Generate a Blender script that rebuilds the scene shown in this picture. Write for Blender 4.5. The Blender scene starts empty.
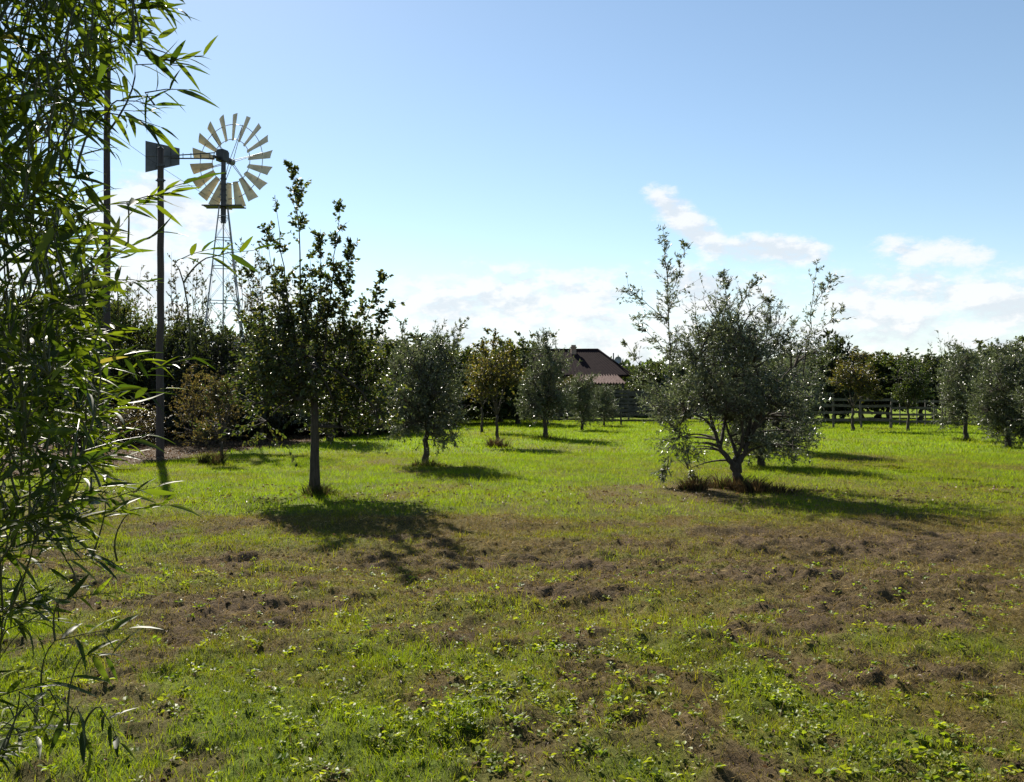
import bpy, bmesh, math, random
import numpy as np
from mathutils import Vector, Matrix

C = bpy.context.scene.collection
SC = bpy.context.scene
PI = math.pi
F, CX, HY, CH = 887.0, 512.0, 397.0, 1.6       # focal length in pixels, picture centre, horizon row, eye height (m)


def X(px, d):
    return (px - CX) / F * d


def Zat(py, d):
    return CH + (HY - py) / F * d


def D(py):
    return CH * F / (py - HY)


# ------------------------------------------------------------------ noise
def vnoise(x, y, seed=0):
    x = np.asarray(x, float); y = np.asarray(y, float)
    xi = np.floor(x).astype(np.int64); yi = np.floor(y).astype(np.int64)
    fx = x - xi; fy = y - yi
    fx = fx * fx * (3 - 2 * fx); fy = fy * fy * (3 - 2 * fy)

    def h(a, b):
        n = (a * 374761393 + b * 668265263 + seed * 982451653) & 0xffffffff
        n = ((n ^ (n >> 13)) * 1274126177) & 0xffffffff
        return ((n ^ (n >> 16)) & 0xffff) / 65535.0
    a = h(xi, yi); b = h(xi + 1, yi); c = h(xi, yi + 1); d = h(xi + 1, yi + 1)
    return (a + (b - a) * fx) * (1 - fy) + (c + (d - c) * fx) * fy


def fbm(x, y, octv=4, seed=0):
    s = 0.0; a = 0.5; t = 0.0
    for i in range(octv):
        s = s + a * vnoise(x * 2 ** i + 17.3 * i, y * 2 ** i - 9.1 * i, seed + i)
        t += a; a *= 0.5
    return s / t


def sstep(a, b, v):
    t = np.clip((v - a) / (b - a), 0, 1)
    return t * t * (3 - 2 * t)


def noise3(p, seed, freq):
    r = np.random.default_rng(seed)
    k = r.normal(size=(7, 3)); k /= np.linalg.norm(k, axis=1)[:, None]
    k *= freq * (0.6 + 1.1 * r.random((7, 1)))
    ph = r.random(7) * 6.28
    return np.sin(p @ k.T + ph).mean(1)


def unit(v):
    return v / np.maximum(np.linalg.norm(v, axis=-1, keepdims=True), 1e-9)


def perp(d, rng):
    r = rng.normal(size=d.shape)
    return unit(np.cross(d, r))


# ------------------------------------------------------------------ mesh building
class Acc:
    """collects vertices and faces of ONE mesh"""
    def __init__(s):
        s.v = []; s.c = []; s.f = []; s.m = []; s.n = 0

    def add(s, v, faces, col=None, mat=0):
        v = np.asarray(v, float).reshape(-1, 3)
        faces = np.asarray(faces, np.int64)
        s.f.append(faces + s.n)
        s.m.append(np.full(len(faces), mat, np.int32))
        s.v.append(v)
        if col is None:
            col = (0.5, 0.5, 0.5)
        col = np.asarray(col, float)
        if col.ndim == 1:
            col = np.tile(col, (len(v), 1))
        s.c.append(col)
        s.n += len(v)

    def mesh(s, name, mats, smooth=False):
        me = bpy.data.meshes.new(name)
        v = np.concatenate(s.v).astype(np.float32)
        lt = np.concatenate([np.full(len(f), f.shape[1], np.int32) for f in s.f])
        li = np.concatenate([f.ravel() for f in s.f]).astype(np.int32)
        me.vertices.add(len(v)); me.vertices.foreach_set('co', v.ravel())
        me.loops.add(len(li)); me.loops.foreach_set('vertex_index', li)
        me.polygons.add(len(lt))
        ls = np.concatenate([[0], np.cumsum(lt)[:-1]]).astype(np.int32)
        me.polygons.foreach_set('loop_start', ls)
        try:
            me.polygons.foreach_set('loop_total', lt)
        except Exception:
            pass
        me.polygons.foreach_set('material_index', np.concatenate(s.m))
        me.polygons.foreach_set('use_smooth', np.full(len(lt), smooth, bool))
        c = np.concatenate(s.c)
        at = me.attributes.new('tint', 'FLOAT_COLOR', 'POINT')
        at.data.foreach_set('color', np.concatenate([c, np.ones((len(c), 1))], 1).astype(np.float32).ravel())
        for m in (mats if isinstance(mats, (list, tuple)) else [mats]):
            me.materials.append(m)
        me.update(calc_edges=True)
        return me


def link(name, me, parent=None, loc=(0, 0, 0)):
    o = bpy.data.objects.new(name, me)
    C.objects.link(o)
    o.location = loc
    if parent is not None:
        o.parent = parent
    return o


def tag(o, label, cat, group=None, kind=None):
    o['label'] = label
    if cat:
        o['category'] = cat
    if group:
        o['group'] = group
    if kind:
        o['kind'] = kind
    return o


def thing(name, label, cat, loc=(0, 0, 0), rz=0.0, group=None):
    o = bpy.data.objects.new(name, None)
    C.objects.link(o)
    o.empty_display_size = 0.2
    o.location = loc; o.rotation_euler = (0, 0, rz)
    return tag(o, label, cat, group)


def copy_thing(root, loc, rz, sc, label, group=None):
    r = root.copy(); C.objects.link(r)
    r.location = loc; r.rotation_euler = (0, 0, rz); r.scale = sc
    r['label'] = label
    if group:
        r['group'] = group
    for ch in root.children:
        c = ch.copy(); C.objects.link(c); c.parent = r
        for g in ch.children:
            e = g.copy(); C.objects.link(e); e.parent = c
    return r


def tube(acc, pts, rad, k=6, col=None, cap=True, mat=0):
    pts = np.asarray(pts, float); n = len(pts)
    rad = np.broadcast_to(np.asarray(rad, float), (n,))
    t = np.gradient(pts, axis=0); t = unit(t)
    ref = np.array([0.31, 0.17, 0.94]) if abs(t[0, 2]) < 0.9 else np.array([1.0, 0.1, 0.05])
    u = unit(np.cross(t, ref)); w = np.cross(t, u)
    a = np.arange(k) / k * 2 * PI
    v = pts[:, None, :] + rad[:, None, None] * (np.cos(a)[None, :, None] * u[:, None, :] + np.sin(a)[None, :, None] * w[:, None, :])
    i = np.arange(n - 1)[:, None] * k; j = np.arange(k)[None, :]; j2 = (j + 1) % k
    q = np.stack([i + j, i + j2, i + k + j2, i + k + j], -1).reshape(-1, 4)
    acc.add(v.reshape(-1, 3), q, col, mat)
    if cap:
        acc.f.append(np.array([list(range(k))[::-1]]) + acc.n - n * k); acc.m.append(np.array([mat], np.int32))
        acc.f.append(np.array([list(range(k))]) + acc.n - k); acc.m.append(np.array([mat], np.int32))


def many_tubes(acc, P, R, k=3, col=None):
    """P (m,n,3) paths, R (n,) or (m,n) radii"""
    m, n, _ = P.shape
    R = np.broadcast_to(R, (m, n))
    t = unit(np.gradient(P, axis=1))
    ref = np.zeros_like(t); ref[...] = (0.43, 0.81, 0.39)
    u = unit(np.cross(t, ref)); w = np.cross(t, u)
    a = np.arange(k) / k * 2 * PI
    v = P[:, :, None, :] + R[:, :, None, None] * (np.cos(a)[None, None, :, None] * u[:, :, None, :] + np.sin(a)[None, None, :, None] * w[:, :, None, :])
    b = (np.arange(m) * n * k)[:, None, None]; i = (np.arange(n - 1) * k)[None, :, None]
    j = np.arange(k)[None, None, :]; j2 = (j + 1) % k
    q = np.stack([b + i + j, b + i + j2, b + i + k + j2, b + i + k + j], -1).reshape(-1, 4)
    acc.add(v.reshape(-1, 3), q, col)


def box(acc, c, s, M=None, col=None, mat=0):
    x, y, z = np.array(s) / 2.0
    v = np.array([[-x, -y, -z], [x, -y, -z], [x, y, -z], [-x, y, -z], [-x, -y, z], [x, -y, z], [x, y, z], [-x, y, z]])
    if M is not None:
        v = v @ np.array(M).T
    v = v + np.array(c)
    acc.add(v, [[0, 3, 2, 1], [4, 5, 6, 7], [0, 1, 5, 4], [1, 2, 6, 5], [2, 3, 7, 6], [3, 0, 4, 7]], col, mat)


def bar(acc, a, b, w, h=None, up=(0, 0, 1), col=None, mat=0):
    a = np.array(a, float); b = np.array(b, float); h = h or w
    d = b - a; L = np.linalg.norm(d); d /= L
    up = np.array(up, float)
    if abs(d @ up) > 0.98:
        up = np.array([1.0, 0, 0])
    s = unit(np.cross(d, up)); u = np.cross(s, d)
    box(acc, (a + b) / 2, (L, w, h), np.stack([d, s, u], 1), col, mat)


def bezier(a, b, c, n):
    t = np.linspace(0, 1, n)[:, None]
    return (1 - t) ** 2 * a + 2 * t * (1 - t) * b + t * t * c


def leaves(acc, b, d, L, w, col, rng, fold=0.12, nrm=None, wide=False):
    """b,d (n,3); a folded leaf blade each"""
    n = len(b)
    L = np.broadcast_to(L, (n,))[:, None]; w = np.broadcast_to(w, (n,))[:, None]
    if nrm is None:
        s = perp(d, rng)
    else:
        s = unit(np.cross(d, nrm))
    nn = np.cross(s, d)
    tip = b + d * L - nn * L * 0.12
    col = np.broadcast_to(col, (n, 3))
    if wide:
        l1 = b + d * L * 0.28 + s * w * 0.5 + nn * w * fold; l2 = b + d * L * 0.68 + s * w * 0.42 + nn * w * fold
        r1 = b + d * L * 0.28 - s * w * 0.5 + nn * w * fold; r2 = b + d * L * 0.68 - s * w * 0.42 + nn * w * fold
        v = np.stack([b, l1, l2, tip, r2, r1], 1).reshape(-1, 3)
        o = np.arange(n)[:, None] * 6
        f = np.concatenate([o + np.array([0, 3, 2, 1]), o + np.array([0, 5, 4, 3])])
        acc.add(v, f, np.repeat(col, 6, 0))
    else:
        l = b + d * L * 0.45 + s * w * 0.5 + nn * w * fold
        r = b + d * L * 0.45 - s * w * 0.5 + nn * w * fold
        v = np.stack([b, r, tip, l], 1).reshape(-1, 3)
        acc.add(v, np.arange(n)[:, None] * 4 + np.arange(4), np.repeat(col, 4, 0))


# ------------------------------------------------------------------ materials
def mat(name):
    m = bpy.data.materials.new(name); m.use_nodes = True
    nt = m.node_tree; nt.nodes.clear()
    out = nt.nodes.new('ShaderNodeOutputMaterial')
    return m, nt, out


def N(nt, t, **kw):
    n = nt.nodes.new(t)
    for k, v in kw.items():
        if k.startswith('i_'):
            n.inputs[k[2:].replace('_', ' ')].default_value = v
        else:
            setattr(n, k, v)
    return n


def ramp(nt, stops):
    r = nt.nodes.new('ShaderNodeValToRGB')
    el = r.color_ramp.elements
    while len(el) < len(stops):
        el.new(0.5)
    for e, (p, c) in zip(el, stops):
        e.position = p; e.color = (*c, 1)
    return r


def mixc(nt, mode, fac, a, b):
    n = nt.nodes.new('ShaderNodeMix'); n.data_type = 'RGBA'; n.blend_type = mode
    for s, v in ((0, fac), (6, a), (7, b)):
        if hasattr(v, 'is_linked'):
            nt.links.new(v, n.inputs[s])
        else:
            n.inputs[s].default_value = v if s == 0 else (*v, 1)
    return n.outputs[2]


def leaf_mat(name, trans=0.35, rough=0.45, tboost=(1.6, 1.9, 0.8), spec=0.4, vary=0.25, nscale=3.0):
    m, nt, out = mat(name)
    at = N(nt, 'ShaderNodeAttribute', attribute_name='tint')
    oi = N(nt, 'ShaderNodeObjectInfo')
    geo = N(nt, 'ShaderNodeNewGeometry')
    nz = N(nt, 'ShaderNodeTexNoise', i_Scale=nscale, i_Detail=2.0)
    nt.links.new(geo.outputs['Position'], nz.inputs['Vector'])
    mr = N(nt, 'ShaderNodeMapRange'); mr.inputs[3].default_value = 1 - vary; mr.inputs[4].default_value = 1 + vary
    mr.inputs[1].default_value = 0.3; mr.inputs[2].default_value = 0.7
    nt.links.new(nz.outputs[0], mr.inputs[0])
    mo = N(nt, 'ShaderNodeMapRange'); mo.inputs[3].default_value = 0.82; mo.inputs[4].default_value = 1.15
    nt.links.new(oi.outputs['Random'], mo.inputs[0])
    mu = N(nt, 'ShaderNodeMath', operation='MULTIPLY')
    nt.links.new(mr.outputs[0], mu.inputs[0]); nt.links.new(mo.outputs[0], mu.inputs[1])
    sc = N(nt, 'ShaderNodeVectorMath', operation='SCALE')
    nt.links.new(at.outputs['Color'], sc.inputs[0]); nt.links.new(mu.outputs[0], sc.inputs['Scale'])
    p = N(nt, 'ShaderNodeBsdfPrincipled')
    p.inputs['Roughness'].default_value = rough
    p.inputs['Specular IOR Level'].default_value = spec
    nt.links.new(sc.outputs[0], p.inputs['Base Color'])
    tb = N(nt, 'ShaderNodeVectorMath', operation='MULTIPLY'); tb.inputs[1].default_value = tboost
    nt.links.new(sc.outputs[0], tb.inputs[0])
    tr = N(nt, 'ShaderNodeBsdfTranslucent')
    nt.links.new(tb.outputs[0], tr.inputs['Color'])
    mx = N(nt, 'ShaderNodeMixShader'); mx.inputs[0].default_value = trans
    nt.links.new(p.outputs[0], mx.inputs[1]); nt.links.new(tr.outputs[0], mx.inputs[2])
    nt.links.new(mx.outputs[0], out.inputs['Surface'])
    return m


def solid_mat(name, c1, c2, scale=8.0, rough=0.85, bump=0.3, metal=0.0, stretch=(1, 1, 1), tint=False, detail=6.0, bdist=0.01, spec=0.3):
    m, nt, out = mat(name)
    tc = N(nt, 'ShaderNodeTexCoord')
    mp = N(nt, 'ShaderNodeMapping'); mp.inputs['Scale'].default_value = stretch
    nt.links.new(tc.outputs['Object'], mp.inputs['Vector'])
    nz = N(nt, 'ShaderNodeTexNoise', i_Scale=scale, i_Detail=detail, i_Roughness=0.65)
    nt.links.new(mp.outputs[0], nz.inputs['Vector'])
    r = ramp(nt, [(0.3, c1), (0.7, c2)])
    nt.links.new(nz.outputs[0], r.inputs[0])
    col = r.outputs[0]
    if tint:
        at = N(nt, 'ShaderNodeAttribute', attribute_name='tint')
        col = mixc(nt, 'MULTIPLY', 1.0, col, at.outputs['Color'])
    p = N(nt, 'ShaderNodeBsdfPrincipled')
    p.inputs['Roughness'].default_value = rough; p.inputs['Metallic'].default_value = metal
    p.inputs['Specular IOR Level'].default_value = spec
    nt.links.new(col, p.inputs['Base Color'])
    if bump:
        b = N(nt, 'ShaderNodeBump'); b.inputs['Strength'].default_value = bump; b.inputs['Distance'].default_value = bdist
        nt.links.new(nz.outputs[0], b.inputs['Height']); nt.links.new(b.outputs[0], p.inputs['Normal'])
    nt.links.new(p.outputs[0], out.inputs['Surface'])
    return m


BARK = solid_mat('bark', (0.022, 0.018, 0.014), (0.075, 0.06, 0.046), 9, 0.9, 0.8, stretch=(3, 3, 0.6), bdist=0.02)
BARK_PALE = solid_mat('pale_bark', (0.10, 0.085, 0.065), (0.24, 0.21, 0.17), 9, 0.85, 0.6, stretch=(3, 3, 0.6), bdist=0.02)
OLIVE = leaf_mat('olive_leaf', 0.3, 0.36, (1.5, 1.6, 0.85), 0.6, 0.25, 2.2)
BROAD = leaf_mat('broad_leaf', 0.40, 0.42, (1.7, 1.7, 0.6), 0.4, 0.25, 2.2)
BAMBOO = leaf_mat('bamboo_leaf', 0.45, 0.5, (1.7, 1.85, 0.55), 0.22, 0.2, 4.0)
GRASS = leaf_mat('grass_blade', 0.46, 0.7, (1.72, 1.72, 0.5), 0.06, 0.22, 0.9)
WEED = leaf_mat('weed_leaf', 0.48, 0.5, (1.9, 1.9, 0.6), 0.22, 0.2, 3.0)
STRAW = leaf_mat('dry_straw', 0.25, 0.75, (1.4, 1.25, 0.8), 0.06, 0.2, 3.0)
LITTER = leaf_mat('dead_leaf', 0.15, 0.6, (1.4, 1.1, 0.7), 0.3, 0.25, 4.0)
FENCEWOOD = solid_mat('grey_fence_wood', (0.04, 0.035, 0.03), (0.13, 0.115, 0.10), 6, 0.8, 0.5)
WOOD = solid_mat('weathered_wood', (0.03, 0.026, 0.022), (0.10, 0.09, 0.078), 6, 0.8, 0.5, stretch=(1, 1, 1), bdist=0.01)
POLEWOOD = solid_mat('pole_wood', (0.028, 0.022, 0.02), (0.075, 0.058, 0.052), 7, 0.75, 0.5, stretch=(4, 4, 0.25), bdist=0.008)
GALV = solid_mat('galvanised_steel', (0.16, 0.17, 0.18), (0.32, 0.33, 0.34), 5, 0.5, 0.15, 0.6)
BLADE = solid_mat('rotor_steel', (0.42, 0.36, 0.24), (0.70, 0.62, 0.44), 4, 0.6, 0.15, 0.0)
DARKIRON = solid_mat('dark_iron', (0.03, 0.03, 0.035), (0.08, 0.08, 0.085), 6, 0.5, 0.2, 0.5)
# ------------------------------------------------------------------ ground fields (world x, y in metres; camera stands at the origin)
def blob(px, py, rx, ry):
    d0 = D(py); dn = D(py + ry); df = D(max(py - ry, HY + 4))
    return X(px, d0), d0, rx * d0 / F, (df - dn) / 2


SOILS = [(530, 745, 55, 40, .9), (940, 672, 110, 16, .9), (200, 622, 90, 18, .8), (330, 560, 120, 10, .55), (600, 548, 150, 9, .6),
         (880, 545, 170, 20, 1.0), (900, 590, 160, 30, .75), (690, 578, 140, 14, .55), (700, 490, 50, 12, .7), (640, 745, 60, 18, .5),
         (450, 645, 60, 9, .6), (430, 705, 30, 12, .7), (985, 730, 50, 25, .5), (820, 690, 40, 10, .6), (270, 650, 50, 10, .5), (310, 560, 60, 8, .6),
         (510, 720, 20, 30, .5), (740, 770, 60, 14, .5)]
GREENS = [(770, 690, 75, 30, .9), (500, 740, 120, 40, .5), (250, 740, 200, 50, .55), (560, 645, 200, 26, .5), (990, 650, 40, 16, .5),
          (960, 760, 80, 25, .6), (430, 620, 150, 18, .35), (60, 740, 120, 60, .4), (700, 640, 90, 20, .4), (130, 560, 90, 20, .3)]
WEEDS = [(770, 690, 80, 26, 1.0), (480, 735, 130, 45, .8), (600, 720, 120, 40, .35), (350, 720, 60, 30, .5), (860, 740, 120, 40, .4), (940, 770, 80, 20, .5), (560, 690, 250, 60, .3)]
DULLS = [(900, 492, 150, 16, .5), (620, 506, 130, 15, .3), (430, 522, 160, 10, .4), (690, 470, 60, 8, .4), (880, 462, 60, 6, .35), (250, 520, 90, 10, .3)]
DULLB = [blob(*s[:4]) + (s[4],) for s in DULLS]
SOILB = [blob(*s[:4]) + (s[4],) for s in SOILS]
GREENB = [blob(*s[:4]) + (s[4],) for s in GREENS]
WEEDB = [blob(*s[:4]) + (s[4],) for s in WEEDS]


def gsum(B, x, y):
    s = 0.0
    for (cx, cy, rx, ry, a) in B:
        s = np.maximum(s, a * np.exp(-(((x - cx) / rx) ** 2 + ((y - cy) / ry) ** 2)))
    return s


def soil_f(x, y):
    n = fbm(x * 1.7, y * 1.7, 4, 3)
    band = sstep(5.4, 6.6, y) * (1 - sstep(9.6, 11.6, y))
    s = gsum(SOILB, x, y) * (0.55 + 0.9 * n) + band * (0.05 + 0.6 * sstep(.58, .70, fbm(x * .45, y * 2.2, 4, 13)))
    s = s + 0.62 * sstep(0.56, 0.70, fbm(x * 2.3 + 5, y * 1.6, 4, 11)) * (1 - sstep(10, 14, y))
    s = s + 0.35 * sstep(0.62, 0.74, fbm(x * 0.6, y * 0.45, 3, 21)) * sstep(10, 13, y) * (1 - sstep(24, 36, y))
    return np.clip(s, 0, 1)


def bed_f(x, y):
    """leaf-strewn bed under the shrubs along the left"""
    e = -8.3 - 0.0 * y + 0.9 * (fbm(y * .5, x * .5, 3, 31) - .5)
    line = -9.1 + 0.196 * (y - 19.4)
    return sstep(0.0, 0.6, (line - x) + 1.2 * (fbm(x * .7, y * .7, 3, 33) - .5)) * sstep(13, 15, y) * (1 - sstep(42, 50, y))


def green_f(x, y):
    n = fbm(x * 0.9, y * 0.8, 4, 5); n2 = fbm(x * 3.1, y * 2.6, 3, 8)
    lush = sstep(9.6, 12.6, y + 2.2 * (n - 0.5))
    near = (1 - sstep(5.8, 6.8, y + 1.0 * (n - .5))) * 0.30
    left = sstep(0.5, -4.0, x) * 0.25
    g = np.maximum(lush * (0.72 + 0.5 * (n2 - .3)), near + 0.40 + left + 0.9 * (n - 0.5) + .5 * (fbm(x * .5, y * 1.6, 3, 15) - .5)) + gsum(GREENB, x, y) * 0.55
    mott = sstep(.52, .68, fbm(x * .55 + 3, y * .4, 4, 19)) * sstep(10, 13, y) * .28
    g = g - 0.8 * soil_f(x, y) + 0.35 * (n2 - .5) - gsum(DULLB, x, y) - mott
    return np.clip(g, 0, 1) * (1 - 0.9 * bed_f(x, y))


def ridge(x, y):
    """old wheel and tillage ruts in the dry strip"""
    b = sstep(4.8, 6.2, y) * (1 - sstep(10, 12.5, y))
    return b * 0.03 * np.sin((y + 0.35 * (fbm(x * .4, y * .4, 2, 41) - .5) * 4) * 3.4)


def gh(x, y):
    near = 1 - sstep(14, 26, np.abs(y))
    z = 0.09 * (fbm(x * 0.45, y * 0.45, 3, 51) - .5) + near * (0.075 * (fbm(x * 2.6, y * 2.6, 3, 53) - .5) + ridge(x, y))
    fine = (1 - sstep(9, 14, np.abs(y))) * (1 - sstep(7, 10, np.abs(x)))
    z = z + fine * (0.13 * (fbm(x * 7, y * 7, 4, 57) - .5) + 0.03 * (np.abs(fbm(x * 13, y * 13, 2, 58) - .5) * 2 - .3)) * (0.55 + 0.6 * soil_f(x, y))
    z = z * (1 - sstep(120, 300, np.hypot(x, y)))
    return z


def axis_steps(segs):
    out = [segs[0][0]]
    for a, b, st in segs:
        n = max(1, int(round((b - a) / st)))
        out += list(np.linspace(a, b, n + 1)[1:])
    return np.array(out)


xs_p = axis_steps([(0, 4, .03), (4, 9, .06), (8, 16, .2), (16, 40, .6), (40, 100, 3), (100, 400, 20), (400, 3200, 200)])
xs = np.concatenate([-xs_p[::-1][:-1], xs_p])
ys = axis_steps([(-3000, -400, 200), (-400, -60, 20), (-60, -6, 2), (-6, 2.6, .3), (2.6, 10, .03), (10, 14, .06), (14, 30, .25), (30, 70, .6), (70, 160, 3), (160, 400, 20), (400, 3200, 200)])
gx, gy = np.meshgrid(xs, ys)
gx = gx.ravel(); gy = gy.ravel()
nx, ny = len(xs), len(ys)
gz = gh(gx, gy)
i = np.arange(nx - 1)[None, :]; j = np.arange(ny - 1)[:, None] * nx
gq = np.stack([j + i, j + i + 1, j + nx + i + 1, j + nx + i], -1).reshape(-1, 4)
g_ = green_f(gx, gy)[:, None]; s_ = soil_f(gx, gy)[:, None]; b_ = bed_f(gx, gy)[:, None]
cg = np.array([0.075, 0.105, 0.018]); cd = np.array([0.088, 0.072, 0.022]); cs = np.array([0.07, 0.053, 0.034]); cb = np.array([0.062, 0.045, 0.03])
far_ = sstep(16, 34, gy)[:, None]
cgf = cg * (1 - far_) + np.array([0.115, 0.18, 0.016]) * far_
gcol = cd * (1 - g_) + cgf * g_
gcol = gcol * (1 - s_) + cs * s_
gcol = gcol * (1 - b_) + cb * b_
a = Acc(); a.add(np.stack([gx, gy, gz], 1), gq, gcol)

GROUND, nt, out = mat('field_soil')
at = N(nt, 'ShaderNodeAttribute', attribute_name='tint')
geo = N(nt, 'ShaderNodeNewGeometry')
n1 = N(nt, 'ShaderNodeTexNoise', i_Scale=38.0, i_Detail=8.0, i_Roughness=0.7); nt.links.new(geo.outputs['Position'], n1.inputs['Vector'])
n2 = N(nt, 'ShaderNodeTexNoise', i_Scale=1.3, i_Detail=5.0, i_Roughness=0.6); nt.links.new(geo.outputs['Position'], n2.inputs['Vector'])
r1 = ramp(nt, [(0.28, (0.45, 0.45, 0.45)), (0.72, (1.6, 1.55, 1.45))]); nt.links.new(n1.outputs[0], r1.inputs[0])
r2 = ramp(nt, [(0.3, (0.75, 0.78, 0.75)), (0.7, (1.25, 1.2, 1.2))]); nt.links.new(n2.outputs[0], r2.inputs[0])
c = mixc(nt, 'MULTIPLY', 1.0, mixc(nt, 'MULTIPLY', 1.0, at.outputs['Color'], r1.outputs[0]), r2.outputs[0])
p = N(nt, 'ShaderNodeBsdfPrincipled'); p.inputs['Roughness'].default_value = 0.95; p.inputs['Specular IOR Level'].default_value = 0.03
nt.links.new(c, p.inputs['Base Color'])
bp = N(nt, 'ShaderNodeBump'); bp.inputs['Strength'].default_value = 0.9; bp.inputs['Distance'].default_value = 0.025
nt.links.new(n1.outputs[0], bp.inputs['Height']); nt.links.new(bp.outputs[0], p.inputs['Normal'])
nt.links.new(p.outputs[0], out.inputs['Surface'])
o = link('ground', a.mesh('ground', GROUND, True)); o['kind'] = 'structure'; o['label'] = 'orchard field of green grass with dry brown soil patches'

# ------------------------------------------------------------------ grass, straw, weeds, clods, litter
rng = np.random.default_rng(7)


def strewn(y0, y1, n, rng):
    """n points uniform over the visible wedge y0..y1 (with a margin)"""
    y = np.empty(0)
    while len(y) < n:
        c = y0 + (y1 - y0) * rng.random(n * 2)
        keep = rng.random(n * 2) < (0.66 * c + 1.0) / (0.66 * y1 + 1.0)
        y = np.concatenate([y, c[keep]])
    y = y[:n]
    x = (rng.random(n) * 2 - 1) * (0.66 * y + 1.0)
    return x, y


def blades(acc, x, y, h, w, col, rng, lean=0.5, hi=True):
    n = len(x)
    z = gh(x, y) - 0.004
    p = np.stack([x, y, z], 1)
    th = rng.random(n) * 2 * PI
    s = np.stack([np.cos(th), np.sin(th), np.zeros(n)], 1)
    ph = rng.random(n) * 2 * PI
    l = np.stack([np.cos(ph), np.sin(ph), np.zeros(n)], 1) * (lean * (0.3 + rng.random(n)))[:, None]
    up = np.array([0, 0, 1.0])
    h = h[:, None]; w = np.broadcast_to(w, (n,))[:, None]
    tip = p + up * h * 0.92 + l * h
    if hi:
        mid = p + up * h * 0.55 + l * h * 0.35
        v = np.stack([p - s * w / 2, p + s * w / 2, mid + s * w * .42, mid - s * w * .42, tip], 1).reshape(-1, 3)
        o = np.arange(n)[:, None] * 5
        acc.add(v, o + np.array([0, 1, 2, 3]), np.repeat(col, 5, 0))
        acc.f.append(acc.f[-1][:, :1] + np.array([3, 2, 4])); acc.m.append(np.zeros(n, np.int32))
    else:
        v = np.stack([p - s * w / 2, p + s * w / 2, tip], 1).reshape(-1, 3)
        acc.add(v, np.arange(n)[:, None] * 3 + np.arange(3), np.repeat(col, 3, 0))


def gcolors(g, n, rng):
    r = rng.random((n, 1))
    lush = np.array([0.085, 0.145, 0.008]) * (1 - r) + np.array([0.15, 0.20, 0.012]) * r
    dull = np.array([0.082, 0.088, 0.010]) * (1 - r) + np.array([0.16, 0.138, 0.022]) * r
    t = np.clip(g, 0, 1)[:, None]
    return (dull * (1 - t) + lush * t) * (0.75 + 0.4 * rng.random((n, 1)))


gr = Acc(); dry = Acc()
for (y0, y1, n, w0, h0, h1, hi) in ((2.6, 6.5, 150000, .0030, .022, .055, True), (6.5, 12, 130000, .0048, .03, .06, True),
                                    (12, 25, 190000, .0085, .045, .085, False), (25, 62, 190000, .022, .06, .11, False)):
    x, y = strewn(y0, y1, n, rng)
    g = green_f(x, y); s = soil_f(x, y); bd = bed_f(x, y)
    clump = sstep(0.35, 0.62, fbm(x * 5.0, y * 5.0, 2, 61)) if y0 < 12 else 0.9
    keep = rng.random(n) < np.clip((0.30 + 0.95 * g) * (1 - 0.78 * s) * (0.45 + 0.75 * clump), 0, 1) * (1 - 0.97 * bd)
    k = np.where(keep)[0]
    hh = (h0 + (h1 - h0) * rng.random(len(k)) ** 1.6) * (0.65 + 0.6 * g[k]) * (0.7 + 0.6 * fbm(x[k] * 1.4, y[k] * 1.4, 2, 63))
    blades(gr, x[k], y[k], hh, w0 * (0.7 + 0.7 * rng.random(len(k))), gcolors(g[k] * (1.1 if y0 > 8 else .75), len(k), rng) * (1.06 if y0 > 8 else 0.98 if y0 > 5 else .88), rng, 0.75, hi)
    # taller tufts
    m = np.where(keep & (fbm(x * 2.1, y * 2.1, 2, 71) > 0.62) & (rng.random(n) < 0.22))[0]
    blades(gr, x[m], y[m], (h1 * 1.5) * (0.7 + 0.7 * rng.random(len(m))), w0 * 1.1, gcolors(g[m], len(m), rng), rng, 0.6, hi)
    # dead straw between the green
    if y0 < 25:
        q = np.where(rng.random(n) < np.clip(0.12 + 0.8 * (1 - g), 0, 1) * (0.55 + 0.45 * (1 - s)) * (1 - bd) * (1.0 if y0 < 12 else 0.45))[0]
        r = rng.random((len(q), 1))
        cc = np.array([0.07, 0.05, 0.019]) * (1 - r ** 1.9) + np.array([0.31, 0.24, 0.09]) * r ** 1.9
        blades(dry, x[q], y[q], h0 * (0.6 + 1.9 * rng.random(len(q)) ** 2), w0 * 0.8, cc, rng, 1.7, hi)
go = link('grass', gr.mesh('grass', GRASS)); tag(go, 'short green grass covering the orchard field', 'grass', kind='stuff')

# straw lying flat on the soil
x, y = strewn(2.8, 12, 48000, rng)
k = rng.random(48000) < 0.3 + 0.7 * (1 - green_f(x, y)); x = x[k]; y = y[k]; n = len(x)
b = np.stack([x, y, gh(x, y) + 0.004 + 0.008 * rng.random(n)], 1)
th = rng.random(n) * 2 * PI
d = unit(np.stack([np.cos(th), np.sin(th), 0.25 * rng.normal(size=n)], 1))
cc = np.array([0.07, 0.05, 0.024]) + np.array([0.46, 0.39, 0.23]) * (rng.random((n, 1)) ** 2.5)
leaves(dry, b, d, 0.02 + 0.08 * rng.random(n) ** 2, 0.004, cc, rng, 0.1)
x, y = strewn(3.0, 14, 900, rng)
cc = np.array([.16, .12, .06]) * (.5 + rng.random((900, 1)))
blades(dry, x, y, .07 + .13 * rng.random(900), .0035, cc, rng, .35, True)
tag(link('dry_grass', dry.mesh('dry_grass', STRAW)), 'dead straw coloured grass strewn over the brown patches', 'dry grass', kind='stuff')

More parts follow.
